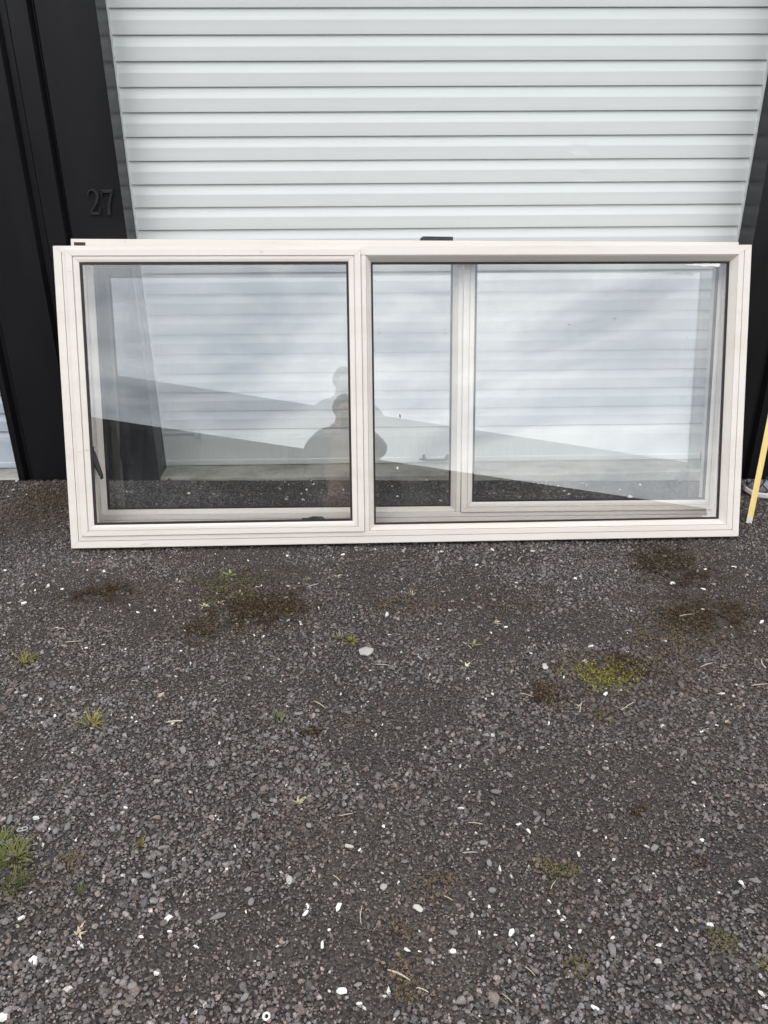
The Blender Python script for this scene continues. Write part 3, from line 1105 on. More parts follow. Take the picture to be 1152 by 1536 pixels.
def scatter(n, margin, y0, y1):
    X, Y = [], []
    tot = 0
    while tot < n:
        y = rng.uniform(y0, y1, n * 2); x = rng.uniform(-2.6, 2.9, n * 2)
        lo, hi = view_halfspan(y)
        ok = (x > lo - margin) & (x < hi + margin)
        X.append(x[ok]); Y.append(y[ok]); tot += ok.sum()
    return np.concatenate(X)[:n], np.concatenate(Y)[:n]


def dirt_mask(x, y):
    a = 0.55 * vnoise(x * 1.9 + 3, y * 2.6, 21) + 0.3 * vnoise(x * 5, y * 7, 22) + 0.15 * vnoise(x * 13, y * 17, 23)
    return smooth((a - 0.50) / 0.16)


MOSS = [  # px, py, half-width px, half-height px, colour key
    (300, 948, 22, 18, 'rust'), (395, 913, 60, 22, 'rust'), (340, 876, 50, 20, 'olive'), (150, 890, 40, 12, 'rust'),
    (75, 745, 42, 26, 'tan'), (905, 1012, 45, 18, 'yellow'), (940, 1000, 40, 18, 'rust'), (820, 1042, 28, 15, 'rust'),
    (1060, 925, 70, 26, 'rust'), (1000, 845, 50, 30, 'dark'), (905, 1075, 30, 12, 'olive'), (1000, 960, 60, 22, 'tan'),
    (592, 905, 40, 10, 'tan'), (960, 1217, 10, 9, 'dark'), (1048, 1292, 10, 9, 'dark'), (867, 1450, 28, 20, 'olive'),
    (465, 1098, 12, 8, 'dark'), (610, 1470, 30, 32, 'tan'), (598, 1398, 26, 16, 'tan'), (30, 1320, 22, 22, 'olive'),
    (660, 1325, 34, 24, 'tan'), (1080, 1410, 22, 16, 'olive'), (840, 1300, 34, 20, 'olive'), (110, 1290, 22, 14, 'tan')]
TINTS = {'rust': (0.046, 0.027, 0.015), 'dark': (0.036, 0.022, 0.014), 'tan': (0.125, 0.092, 0.064), 'olive': (0.095, 0.090, 0.045), 'yellow': (0.17, 0.15, 0.035)}
moss_c = []
for (px, py, hw, hh, key) in MOSS:
    c0 = ground_pt(px, py); cx = ground_pt(px + hw, py); cy = ground_pt(px, py - hh)
    moss_c.append((c0, abs(cx[0] - c0[0]), abs(cy[1] - c0[1]), key))


def moss_mask(x, y):
    mk = np.zeros_like(x)
    for c0, rx, ry, key in moss_c:
        q = ((x - c0[0]) / rx) ** 2 + ((y - c0[1]) / ry) ** 2
        mk = np.maximum(mk, smooth(1.4 - q))
    return mk


BROWN = [(330, 895, 150, 62), (1060, 925, 130, 90), (60, 765, 80, 45), (920, 1010, 110, 36), (1000, 845, 110, 36), (600, 1430, 90, 70), (170, 890, 70, 25), (700, 905, 120, 22),
         (1090, 1480, 90, 50), (840, 1350, 90, 60), (430, 1240, 120, 40), (90, 1350, 80, 60), (300, 1480, 90, 40), (560, 1090, 120, 30), (950, 1270, 90, 40)]
brown_c = []
for (px, py, hw, hh) in BROWN:
    c0 = ground_pt(px, py)
    brown_c.append((c0, abs(ground_pt(px + hw, py)[0] - c0[0]), abs(ground_pt(px, py - hh)[1] - c0[1]), 1.0 if py < 1060 else 0.55))


def brown_zone(x, y):
    mk = np.zeros_like(x)
    wob = 0.9 * (vnoise(x * 6, y * 8, 61) - 0.5) + 0.7 * (vnoise(x * 17, y * 23, 62) - 0.5)
    for c0, rx, ry, k in brown_c:
        q = np.sqrt(((x - c0[0]) / rx) ** 2 + ((y - c0[1]) / ry) ** 2)
        mk = np.maximum(mk, k * smooth((1.15 - q + wob) / 0.9))
    return mk


def build_stones(n):
    x, y = scatter(int(n * 1.35), 0.5, 0.72, WALL - 0.004)
    dm = dirt_mask(x, y)
    keep = rng.uniform(size=len(x)) > 0.40 * dm + 0.25 * moss_mask(x, y)
    x, y, dm = x[keep][:n], y[keep][:n], dm[keep][:n]
    n = len(x)
    # some places are coarser than others
    coarse = 0.84 + 0.32 * vnoise(x * 1.7 + 9, y * 1.7 + 2, 31)
    r = np.exp(rng.normal(math.log(0.00365), 0.40, n)) * coarse
    r = np.clip(r * (1.12 - 0.10 * np.clip(y - 1, 0, 2)), 0.0018, 0.0135)
    r *= (1 - 0.25 * dm)
    k = rng.integers(0, len(TEMPL), n)
    a = rng.uniform(0, 2 * math.pi, n)
    p = TEMPL[k]
    ca, sa = np.cos(a)[:, None], np.sin(a)[:, None]
    tx = rng.normal(0, 0.25, n)[:, None]; ty = rng.normal(0, 0.25, n)[:, None]
    X = p[:, :, 0] * ca - p[:, :, 1] * sa
    Y = p[:, :, 0] * sa + p[:, :, 1] * ca
    Z = p[:, :, 2] + tx * X + ty * Y
    z0 = ground_z(x, y)
    V = np.stack([X * r[:, None] + x[:, None], Y * r[:, None] + y[:, None], Z * r[:, None] + (z0 + r * rng.uniform(0.0, 0.5, n))[:, None]], 2)
    F = TFACE[k] + (np.arange(n) * 12)[:, None, None]
    # colours: charcoal basalt, some brown, some bluish, a few pale
    val = np.exp(rng.normal(math.log(0.110), 0.38, n))
    hue = rng.uniform(size=n)
    tint = np.stack([val * 1.05, val * 0.965, val * 0.955], 1)
    br = hue < 0.25
    tint[br] *= np.array([1.08, 0.96, 0.88])
    bl = hue > 0.86
    tint[bl] *= np.array([0.95, 1.0, 1.05])
    big = vnoise(x * 1.1, y * 1.1, 41)[:, None]
    tint *= 0.85 + 0.35 * big
    warm = (0.6 * vnoise(x * 2.2 + 5, y * 3.1, 43) + 0.4 * dm)[:, None]
    tint = tint * (1 - 0.45 * warm) + tint * np.array([1.18, 0.98, 0.86]) * 0.45 * warm
    mm_ = moss_mask(x, y)[:, None] * 0.5
    tint = tint * (1 - mm_) + np.array([0.085, 0.055, 0.034]) * mm_
    bz = brown_zone(x, y)[:, None] * 0.62
    tint = tint * (1 - bz) + (np.array([0.084, 0.058, 0.040]) * np.exp(rng.normal(0, .35, (n, 1)))) * bz
    pale = rng.uniform(size=n) < 0.012
    tint[pale] = (np.array([0.34, 0.325, 0.30]) * rng.uniform(0.6, 1.6, (pale.sum(), 1)))
    T = np.repeat(tint, 12, 0)
    return V.reshape(-1, 3), F.reshape(-1, 3), T


V, F, T = build_stones(185000)
gravel = link(np_mesh('gravel', V, F, M['gravel'], T))
tag(gravel, 'loose dark gravel stones covering the yard', 'gravel', kind='stuff')

# ------------------------------------------------------------------ single stones and chips one can pick out
def chip_meshes(count, flat, rough, material, tint, sub=True):
    out_ = []
    for k in range(count):
        p = stone_template(rng, flat, rough)
        me = bpy.data.meshes.new('stone')
        me.from_pydata([tuple(q) for q in p], [], [tuple(map(int, q)) for q in ICOF])
        bm = bmesh.new(); bm.from_mesh(me)
        bmesh.ops.recalc_face_normals(bm, faces=bm.faces)
        bmesh.ops.bevel(bm, geom=list(bm.edges), offset=0.08, segments=1, affect='EDGES')
        bm.to_mesh(me); bm.free()
        a_ = me.attributes.new('tint', 'FLOAT_COLOR', 'POINT')
        t = np.array(tint) * rng.uniform(0.8, 1.2)
        a_.data.foreach_set('color', np.tile(np.append(t, 1), (len(me.vertices), 1)).astype(np.float32).ravel())
        me.materials.append(material)
        out_.append(me)
    return out_


def place_stone(name, me, x, y, size, sink=0.3, stretch=(1, 1, 1), rz=None, tilt=0.2):
    o = bpy.data.objects.new(name, me)
    zz = min(v.co.z for v in me.vertices)
    o.location = (x, y, float(ground_z(x, y)) - zz * size * stretch[2] * (1 - sink))
    o.scale = (size * stretch[0], size * stretch[1], size * stretch[2])
    o.rotation_euler = (random.uniform(-tilt, tilt), random.uniform(-tilt, tilt), random.uniform(0, 6.28) if rz is None else rz)
    return link(o)


M['chip'] = attr_mat('white_chip', 0.7, 120, (0.85, 1.1), 0.4)
M['pebble'] = attr_mat('grey_pebble', 0.8, 160, (0.8, 1.2), 0.35)


def shard_meshes(count, material, tint):
    out_ = []
    for k in range(count):
        n = int(rng.integers(4, 8))
        an = (np.arange(n) + rng.uniform(-.25, .25, n)) * 2 * math.pi / n
        rad = rng.uniform(.75, 1.15, n)
        h = rng.uniform(.45, .85)
        lx, ly = rng.uniform(-.3, .3, 2)
        V = [(r_ * math.cos(a_), r_ * math.sin(a_) * .8, -h * .5 + rng.uniform(-.1, .1)) for a_, r_ in zip(an, rad)]
        V += [(r_ * math.cos(a_) * rng.uniform(.6, .95), r_ * math.sin(a_) * .8 * rng.uniform(.6, .95), h * .5 + lx * math.cos(a_) + ly * math.sin(a_)) for a_, r_ in zip(an, rad)]
        V.append((0, 0, h * .55))
        F = [tuple(range(n))] + [(i, (i + 1) % n, n + (i + 1) % n, n + i) for i in range(n)] + [(n + i, n + (i + 1) % n, 2 * n) for i in range(n)]
        me = bpy.data.meshes.new('shard')
        me.from_pydata(V, [], F)
        bm = bmesh.new(); bm.from_mesh(me)
        bmesh.ops.recalc_face_normals(bm, faces=bm.faces)
        bm.to_mesh(me); bm.free()
        a_ = me.attributes.new('tint', 'FLOAT_COLOR', 'POINT')
        t = np.array(tint) * rng.uniform(0.72, 1.08)
        a_.data.foreach_set('color', np.tile(np.append(t, 1), (len(me.vertices), 1)).astype(np.float32).ravel())
        me.materials.append(material)
        out_.append(me)
    return out_


white = shard_meshes(18, M['chip'], (0.86, 0.85, 0.81))
grey = chip_meshes(10, 0.55, 0.2, M['pebble'], (0.19, 0.182, 0.176))
brown = chip_meshes(4, 0.55, 0.2, M['pebble'], (0.20, 0.172, 0.155))
pale = chip_meshes(5, 0.5, 0.22, M['pebble'], (0.42, 0.40, 0.365))

spots = []


def zoomed(ox, oy, pts, s=2.88):
    for p in pts:
        spots.append((ox + p[0] / s, oy + p[1] / s, p[2] if len(p) > 2 else 5.0))


zoomed(0, 820, [(22, 104), (98, 165, 5), (210, 170, 6), (40, 243), (104, 245, 7), (152, 188, 4), (270, 185), (445, 425), (640, 258), (670, 277), (597, 285), (560, 252),
                (820, 237, 6), (312, 608, 7), (175, 662, 5), (238, 733, 7), (823, 505), (380, 728), (588, 757, 4), (948, 850, 8), (450, 107, 7), (1115, 175, 6), (1140, 388),
                (780, 452), (570, 740), (95, 610, 4), (660, 690, 5)])
zoomed(400, 820, [(140, 160, 6), (520, 297, 11), (205, 440, 7), (225, 268), (660, 480, 6), (810, 490, 4), (868, 573, 6), (975, 637, 6), (945, 660, 6), (745, 335, 6), (530, 380),
                  (90, 690, 5), (320, 637), (275, 840), (410, 690, 4), (500, 770, 4), (1080, 157), (970, 373), (1100, 710), (905, 80, 7), (755, 22), (975, 15, 6)])
zoomed(752, 820, [(318, 140, 7), (872, 184, 6), (1125, 330, 10), (870, 272, 7), (740, 160, 7), (385, 432, 7), (707, 407, 7), (545, 455), (20, 348), (905, 490), (515, 620, 7),
                  (450, 637, 8), (947, 637, 7), (930, 772, 5), (865, 800, 5), (205, 765, 6), (1005, 88), (880, 98, 6), (1018, 597), (497, 845), (270, 565)])
zoomed(0, 1200, [(543, 37, 8), (157, 80, 8), (215, 125, 6), (93, 513, 11), (350, 628, 8), (680, 750, 9), (797, 770, 6), (607, 592, 7), (733, 570, 8),
                 (172, 573, 5), (85, 470, 5), (793, 410, 6), (980, 300, 7), (1062, 483, 5), (848, 635, 6), (940, 85, 5), (1015, 200), (680, 150, 4), (963, 915, 5),
                 (135, 400, 6), (40, 790, 6), (845, 915, 8), (1100, 697, 4), (620, 550, 4), (725, 515, 9)])
zoomed(400, 1200, [(840, 37, 9), (505, 115, 6), (500, 315, 6), (310, 462, 10), (168, 490, 9), (175, 458, 7), (240, 627, 9), (607, 648, 8), (325, 827, 13), (528, 830, 10),
                   (512, 848, 9), (400, 880, 7), (422, 900, 8), (805, 657, 11), (1008, 303, 11), (1057, 572, 10), (920, 575, 7), (895, 430, 6), (715, 705, 5), (45, 632, 6),
                   (270, 562, 6), (665, 575, 8), (1130, 133, 6), (440, 612, 5), (1050, 700, 7), (402, 215, 7), (1088, 105, 6), (960, 462, 6), (340, 20, 4)])
zoomed(752, 1200, [(865, 175, 7), (335, 235, 7), (487, 252, 9), (902, 543, 11), (1037, 360, 10), (943, 403, 6), (480, 597, 8), (685, 627, 10), (403, 898, 11), (340, 567, 9),
                   (207, 440, 7), (247, 487, 7), (263, 520, 6), (1128, 838, 9), (452, 163, 6), (630, 203, 6), (118, 135, 6), (75, 105, 6), (870, 25, 6), (520, 455, 4),
                   (755, 563, 5), (1145, 895, 8), (423, 352, 6), (660, 325, 7)])
zoomed(400, 820, [(740, 24, 5), (330, 35, 5), (90, 40, 5), (470, 12, 4)])
zoomed(140, 800, [(0, 60, 6), (30, 20, 5)])
LBL_W = 'small white stone chip lying loose on the dark gravel'
for (px, py, d) in spots:
    g = ground_pt(px, py)
    dist = np.linalg.norm(g - CAM)
    s = d * dist / FPX * 0.50
    st = (random.uniform(.9, 1.7), random.uniform(.55, 1.0), random.uniform(.6, 1.0))
    tag(place_stone('stone_chip', random.choice(white), g[0], g[1], s, 0.15, st, tilt=.3), LBL_W, 'stone', 'white chips scattered over the gravel')
xs_, ys_ = scatter(130, 0.1, 1.0, 2.95)
for x, y in zip(xs_, ys_):
    s = random.uniform(.0022, .0048)
    tag(place_stone('stone_chip', random.choice(white), x, y, s, 0.15, (random.uniform(.9, 1.7), random.uniform(.6, 1), 1), tilt=.4), LBL_W, 'stone', 'white chips scattered over the gravel')
# bits lying between the wall and the windows, seen through the glass
for (px, py, d) in ((283, 741, 6), (190, 738, 4), (420, 733, 3), (433, 727, 3), (460, 735, 4), (470, 727, 4), (452, 741, 4), (430, 749, 5), (515, 735, 4), (455, 750, 6), (596, 745, 4),
                    (640, 720, 4), (668, 742, 3), (588, 730, 3), (820, 722, 3), (838, 729, 4), (846, 737, 5), (853, 742, 5), (835, 722, 3), (960, 728, 6), (945, 747, 8), (815, 738, 3), (880, 728, 3),
                    (1050, 740, 4), (930, 735, 3), (715, 715, 3), (735, 741, 3), (780, 745, 3), (25, 722, 4), (20, 735, 5), (12, 745, 4), (40, 742, 4)):
    g = ground_pt(px, py)
    s = d * np.linalg.norm(g - CAM) / FPX * 0.5
    tag(place_stone('stone_chip', random.choice(white), g[0], g[1], s, 0.1, (1.2, .8, .9), tilt=.3), 'white chip between the windows and the roller door, seen through glass' if px > 100 else 'white chip on the gravel at the foot of the black wall',
        'stone', 'chips along the foot of the building')
LBL_G = 'smooth grey pebble, larger than the gravel around it'
xs_, ys_ = scatter(190, 0.15, 0.95, 2.9)
for x, y in zip(xs_, ys_):
    s = random.uniform(.0065, .0145) * (1.0 if y < 1.9 else .75)
    o = place_stone('pebble', random.choice(grey), x, y, s, 0.35, (random.uniform(.9, 1.35), random.uniform(.7, 1), random.uniform(.7, 1)), tilt=.25)
    tag(o, LBL_G, 'pebble', 'grey pebbles in the gravel')
xs_, ys_ = scatter(45, 0.1, 0.95, 2.6)
for x, y in zip(xs_, ys_):
    o = place_stone('pebble', random.choice(brown), x, y, random.uniform(.006, .010), 0.35, (1.2, .9, .8), tilt=.25)
    tag(o, 'brownish pebble, larger than the gravel around it', 'pebble', 'brown pebbles in the gravel')


def special(name, px, py, wpx, mesh, stretch, label, cat='stone', sink=.15, rz=None):
    g = ground_pt(px, py)
    s = wpx * np.linalg.norm(g - CAM) / FPX * 0.47
    return tag(place_stone(name, mesh, g[0], g[1], s, sink, stretch, rz, .1), label, cat)


special('pale_stone', 551, 980, 25, pale[0], (1.0, 1.15, .7), 'biggest pale grey rough stone, beside a small green weed')
special('pale_stone', 575, 1331, 15, pale[1], (.75, 1.25, .7), 'oval speckled pale pebble standing out in the gravel', 'pebble', rz=.2)
special('pale_stone', 434, 1322, 16, pale[2], (1.1, .9, .8), 'round speckled pale pebble next to a white chip', 'pebble')
special('pale_stone', 522, 1270, 14, pale[3], (1.2, .8, .7), 'knobbly pale grey stone with a white chip at its side')
special('pale_stone', 242, 1044, 12, chip_meshes(1, .6, .2, M['pebble'], (.40, .29, .19))[0], (1, 1, .9), 'tan sandstone pebble in the dark gravel', 'pebble')
special('pale_stone', 818, 1002, 10, pale[4], (.9, 1.2, .9), 'pale cream angular stone beside brown moss')
special('white_block', 50, 1444, 17, white[0], (.9, 1.2, 1.0), 'biggest white chalky lump, nearly square', rz=.5)
special('white_block', 4, 1526, 14, white[3], (1., 1.2, 1.0), 'rough white lump with a crumbly edge')
special('flat_stone', 327, 1376, 18, grey[2], (1.4, .75, .7), 'flat beige grey wedge-shaped pebble', 'pebble', rz=.35)
special('flat_stone', 235, 1281, 15, brown[0], (1.0, 1.1, .7), 'brown slate piece beside another brown slate piece', 'stone')
special('flat_stone', 246, 1273, 13, brown[1], (1.3, .7, .7), 'small brown slate piece behind the larger slate', 'stone')
special('flat_stone', 200, 1480, 16, grey[4], (1, 1, .8), 'round dark grey pebble beside a second dark pebble', 'pebble')
special('flat_stone', 628, 1364, 14, pale[4], (1.1, .9, .7), 'rounded light grey pebble touching smaller pebbles', 'pebble')

# two small bits of litter: a white ring and a two-hole metal link
g = ground_pt(400, 1527)
v_, f_ = tube_vf([(.007 * math.cos(a_), .007 * math.sin(a_), 0) for a_ in np.linspace(0, 2 * math.pi, 17)], .0028, 8)
o = mesh_obj('plastic_ring', v_, f_, simple('ring_white', (.72, .72, .70), .5), None, True)
o.location = (g[0], g[1], g[2] + .005); o.rotation_euler = (.25, .1, 0); o.scale = (.85, .85, .85)
tag(o, 'tiny white plastic ring lying on the gravel', 'ring')
g = ground_pt(34, 1246)
bm = bmesh.new()
outer = [(.011 * math.cos(a_) + (.008 if math.cos(a_) > 0 else -.008), .0075 * math.sin(a_)) for a_ in np.linspace(0, 2 * math.pi, 24, endpoint=False)]
v_, f_ = merge_vf([tube_vf([(x, y, 0) for x, y in outer + outer[:1]], .0026, 6), box_vf(-.0022, .0022, -.006, .006, -.002, .002)])
o = mesh_obj('metal_link', v_, f_, simple('link_grey', (.33, .33, .32), .5), None)
o.location = (g[0], g[1], g[2] + .005); o.rotation_euler = (.1, 0, .3); o.scale = (.62, .62, .62)
tag(o, 'flat grey two-hole link lying near the grass clump', 'link')

# ------------------------------------------------------------------ moss cushions, grass tufts, dried weeds, straw
def blades(n, rad, length, width, tint, spread=0.9, seg=3, up=1.0, rr=None, droop=0.6):
    """curved tapering blades rooted near the origin -> verts, tri/quad faces as tris, tints"""
    rr = rr or rng
    V, F, T = [], [], []
    for _ in range(n):
        a = rr.uniform(0, 2 * math.pi)
        r0 = rad * math.sqrt(rr.uniform()) * 0.5
        base = np.array([r0 * math.cos(a), r0 * math.sin(a), -0.002])
        a2 = a + rr.normal(0, .5)
        out_ = np.array([math.cos(a2), math.sin(a2), 0])
        side = np.array([-math.sin(a2), math.cos(a2), 0])
        L = length * rr.uniform(.55, 1.1)
        lean = rr.uniform(.15, spread)
        w = width * rr.uniform(.7, 1.2)
        c = np.array(tint) * rr.uniform(.65, 1.4) * np.array([rr.uniform(.85, 1.25), 1, rr.uniform(.7, 1.1)])
        o0 = len(V)
        for k in range(seg + 1):
            t = k / seg
            p = base + out_ * L * lean * t * (1 + .3 * t) + np.array([0, 0, up * L * (1 - lean * .55) * (t - droop * lean * t * t)])
            ww = w * (1 - t * .88) / 2
            V += [p - side * ww, p + side * ww + np.array([0, 0, ww * .5])]
            T += [c * (1 - .15 * (1 - t)), c]
        for k in range(seg):
            b0 = o0 + k * 2
            F += [(b0, b0 + 1, b0 + 3), (b0, b0 + 3, b0 + 2)]
    return np.array(V), np.array(F), np.array(T)


def plant(name, px, py, label, cat, group, **kw):
    g = ground_pt(px, py)
    v, f, t = blades(**kw)
    o = link(np_mesh(name, v, f, M['plant'], t))
    o.location = (g[0], g[1], float(ground_z(g[0], g[1])))
    return tag(o, label, cat, group)


GREEN = (0.13, 0.15, 0.045)
YELG = (0.20, 0.20, 0.055)
plant('grass_tuft', 36, 994, 'sparse flat yellow-green grass tuft, furthest left of the moss', 'grass', None, n=26, rad=.02, length=.075, width=.0035, tint=YELG, spread=1.0)
plant('grass_tuft', 137, 1086, 'yellow-green grass tuft with long pale runners', 'grass', None, n=44, rad=.025, length=.07, width=.0035, tint=YELG, spread=1.0)
plant('grass_tuft', 420, 1077, 'small dark green grass sprig in bare gravel', 'grass', None, n=20, rad=.015, length=.04, width=.003, tint=GREEN, spread=.8)
plant('grass_tuft', 525, 962, 'bright yellow-green weed right beside the pale stone', 'weed', None, n=40, rad=.02, length=.03, width=.007, tint=YELG, spread=.9)
plant('grass_tuft', 211, 1268, 'small yellow grass tuft near the brown slate pieces', 'grass', None, n=24, rad=.012, length=.032, width=.003, tint=YELG, spread=.8)
plant('grass_tuft', 22, 1285, 'dense green grass clump, greenest in the yard', 'grass', None, n=110, rad=.05, length=.05, width=.004, tint=GREEN, spread=.9)
plant('grass_tuft', 4, 1263, 'green grass tips beside the dense grass clump', 'grass', None, n=50, rad=.03, length=.045, width=.004, tint=GREEN, spread=.9)
plant('grass_tuft', 20, 1330, 'dull flattened green grass below the dense clump', 'grass', None, n=60, rad=.04, length=.03, width=.004, tint=(.075, .085, .035), spread=1.0)
plant('seedling', 346, 863, 'pale green star-shaped seedling near the window', 'weed', None, n=14, rad=.006, length=.035, width=.011, tint=(.30, .32, .17), spread=1.0)
plant('seedling', 711, 967, 'pale green seedling with few leaves beyond the pale stone', 'weed', None, n=9, rad=.006, length=.035, width=.009, tint=(.25, .27, .15), spread=1.0)
plant('seedling', 410, 972, 'faint green seedling among brown debris', 'weed', None, n=9, rad=.008, length=.032, width=.009, tint=(.20, .21, .12), spread=1.0)
plant('seedling', 118, 1340, 'low dark green sprout among pebbles', 'weed', None, n=18, rad=.02, length=.03, width=.004, tint=(.08, .10, .04), spread=1.0)
plant('seedling', 1148, 1450, 'yellow-green sprout at the far right of the yard', 'weed', None, n=16, rad=.012, length=.025, width=.005, tint=YELG, spread=1.0)
plant('seedling', 510, 958, 'paler leafy sprig growing against the yellow-green weed', 'weed', None, n=14, rad=.02, length=.035, width=.010, tint=(.20, .22, .12), spread=1.0)
DRY = (0.42, 0.39, 0.31)
for i, (px, py, L, n) in enumerate(((618, 893, .038, 9), (617, 995, .038, 8), (307, 909, .034, 12), (742, 934, .028, 7), (265, 873, .034, 10), (875, 994, .03, 7), (870, 1060, .032, 7), (930, 1063, .035, 9),
                                    (1090, 1085, .028, 7), (1112, 1058, .026, 6), (460, 868, .032, 8), (330, 905, .03, 8), (90, 967, .04, 6), (360, 890, .03, 8), (505, 865, .03, 5), (766, 1010, .028, 6),
                                    (590, 1000, .032, 5), (448, 1205, .038, 10), (118, 1400, .032, 8), (322, 745, .05, 12), (262, 745, .04, 8), (965, 1000, .03, 8), (700, 1000, .03, 5))):
    plant('dried_weed', px, py, 'bleached dead weed with splayed shrivelled leaves', 'dead weed', 'bleached dead weeds on the gravel', n=max(4, int(n * .75)), rad=.008, length=L * .8, width=.0085, tint=DRY, spread=1.0, droop=.8, up=.8)

straws = [(262, 1085, 20, 4, .1), (470, 880, 14, 2, .5), (713, 1238, 18, 2, -.2), (705, 1282, 18, 2, 0), (543, 1375, 24, 2, 1.5), (598, 1466, 28, 4, -.5), (634, 1488, 14, 3, -.45), (505, 1320, 12, 2, -.8),
          (672, 1350, 12, 2, -.6), (760, 1500, 14, 2, -.8), (795, 1460, 14, 2, -.9), (110, 965, 18, 2, .1), (90, 945, 14, 2, -.3), (575, 1000, 20, 2, -.2), (480, 1060, 22, 2, -.8), (790, 1045, 18, 2, -.5),
          (1145, 998, 18, 3, 1.4), (1030, 925, 20, 2, .2), (1060, 1000, 20, 2, .4), (520, 1225, 16, 2, .2), (830, 1330, 14, 2, .9), (1140, 1030, 22, 2, .1), (945, 1060, 20, 2, .6), (700, 970, 18, 2, -1), (780, 840, 16, 2, 1)]
for px, py, L, w, ang in straws:
    g = ground_pt(px, py)
    k = np.linalg.norm(g - CAM) / FPX
    ln, r_ = L * k * 1.15, max(w * k * .33, .0009)
    pts = [(-ln / 2 + ln * t, .08 * ln * math.sin(3 * t), .0015 + .12 * ln * (t - .5) ** 2) for t in np.linspace(0, 1, 6)]
    v_, f_ = tube_vf(pts, [r_ * .7, r_, r_, r_, r_ * .8, r_ * .5], 5)
    o = mesh_obj('straw', v_, f_, M.setdefault('straw', simple('straw_pale', (.46, .40, .30), .8, var=.2, scale=200)), None, True)
    o.location = (g[0], g[1], float(ground_z(g[0], g[1])) + .004); o.rotation_euler = (0, 0, ang)
    tag(o, 'thin pale dry stalk lying flat on the gravel', 'stalk', 'dry stalks on the gravel')

MLABELS = {
    (300, 948): 'small rusty brown moss clump just short of the larger moss spread', (395, 913): 'large rusty brown moss spread in front of the opening sash',
    (150, 890): 'thin rusty brown moss streak near the foot of the opening sash', (940, 1000): 'rusty brown moss behind the yellow-green moss cushion',
    (820, 1042): 'small rusty brown moss patch between pebbles and the yellow-green moss', (1060, 925): 'broad rusty brown moss spread in front of the fixed window light',
    (905, 1012): 'bright yellow-green moss cushion at the edge of brown moss', (1000, 845): 'blackish brown moss right under the window sill'}


def moss_bits(c0, rx, ry, key):
    dens = {'rust': 42000, 'dark': 70000, 'tan': 22000, 'olive': 22000, 'yellow': 36000}[key]
    n = int(min(4200, max(160, dens * rx * ry * 6.0)))
    gx_, gy_ = rng.normal(0, .72, n), rng.normal(0, .66, n)
    mx_, my_ = gx_ * rx, gy_ * ry
    q = vnoise((mx_ + c0[0]) * 26, (my_ + c0[1]) * 34, 51) * .6 + vnoise((mx_ + c0[0]) * 120, (my_ + c0[1]) * 120, 52) * .4
    keep = q > 0.40 + 0.07 * (gx_ ** 2 + gy_ ** 2)
    mx_, my_ = mx_[keep], my_[keep]
    n = len(mx_)
    zz = ground_z(mx_ + c0[0], my_ + c0[1])
    m3 = n * 3
    a = rng.uniform(0, 6.28, m3); l = rng.uniform(.0022, .0062, m3); w = l * rng.uniform(.3, .6, m3)
    b = np.repeat(np.stack([mx_, my_, zz + rng.uniform(.001, .006, n)], 1), 3, 0) + rng.normal(0, .0016, (m3, 3)) * np.array([1, 1, 0])
    d = np.stack([np.cos(a) * l, np.sin(a) * l, rng.uniform(.1, 1.0, m3) * l], 1)
    sd2 = np.stack([-np.sin(a) * w, np.cos(a) * w, np.zeros(m3)], 1)
    V = np.stack([b - sd2, b + sd2, b + d], 1).reshape(-1, 3)
    F = np.arange(m3 * 3).reshape(-1, 3)
    c = np.array(TINTS[key]) * rng.uniform(.55, 1.7, (n, 1))
    odd = rng.uniform(size=n) < .18
    c[odd] = np.array((.11, .095, .045)) * rng.uniform(.6, 1.4, (odd.sum(), 1))
    return V, F, np.repeat(c, 9, 0)


thin = []
for (px, py, hw, hh, key), (c0, rx, ry, _) in zip(MOSS, moss_c):
    V, F, T = moss_bits(c0, rx, ry, key)
    g0 = float(ground_z(c0[0], c0[1]))
    if key in ('tan', 'olive'):
        thin.append((V + np.array([c0[0], c0[1], 0]), F, T))
        continue
    o = link(np_mesh('moss_patch', V - np.array([0, 0, g0]), F, M['plant'], T))
    o.location = (c0[0], c0[1], g0)
    lb = MLABELS.get((px, py))
    tag(o, lb or 'small round blackish brown moss cushion in open gravel', 'moss', None if lb else 'blackish moss cushions')
off_ = np.cumsum([0] + [len(t[0]) for t in thin])
o = link(np_mesh('thin_moss', np.concatenate([t[0] for t in thin]), np.concatenate([t[1] + k for t, k in zip(thin, off_)]), M['plant'], np.concatenate([t[2] for t in thin])))
tag(o, 'thin tan and olive moss dusting the gravel in places', 'moss', kind='stuff')

# ------------------------------------------------------------------ the shed across the yard (seen mirrored in the panes)
SY = -12.0
shed = empty('gable_shed', (0, SY, 0))
tag(shed, 'dark metal shed across the yard with a sloping roof edge, mirrored in the panes', 'shed')


def roof_z(x):
    return 1.5 + 12.0 * 0.2335 - 0.172 * x


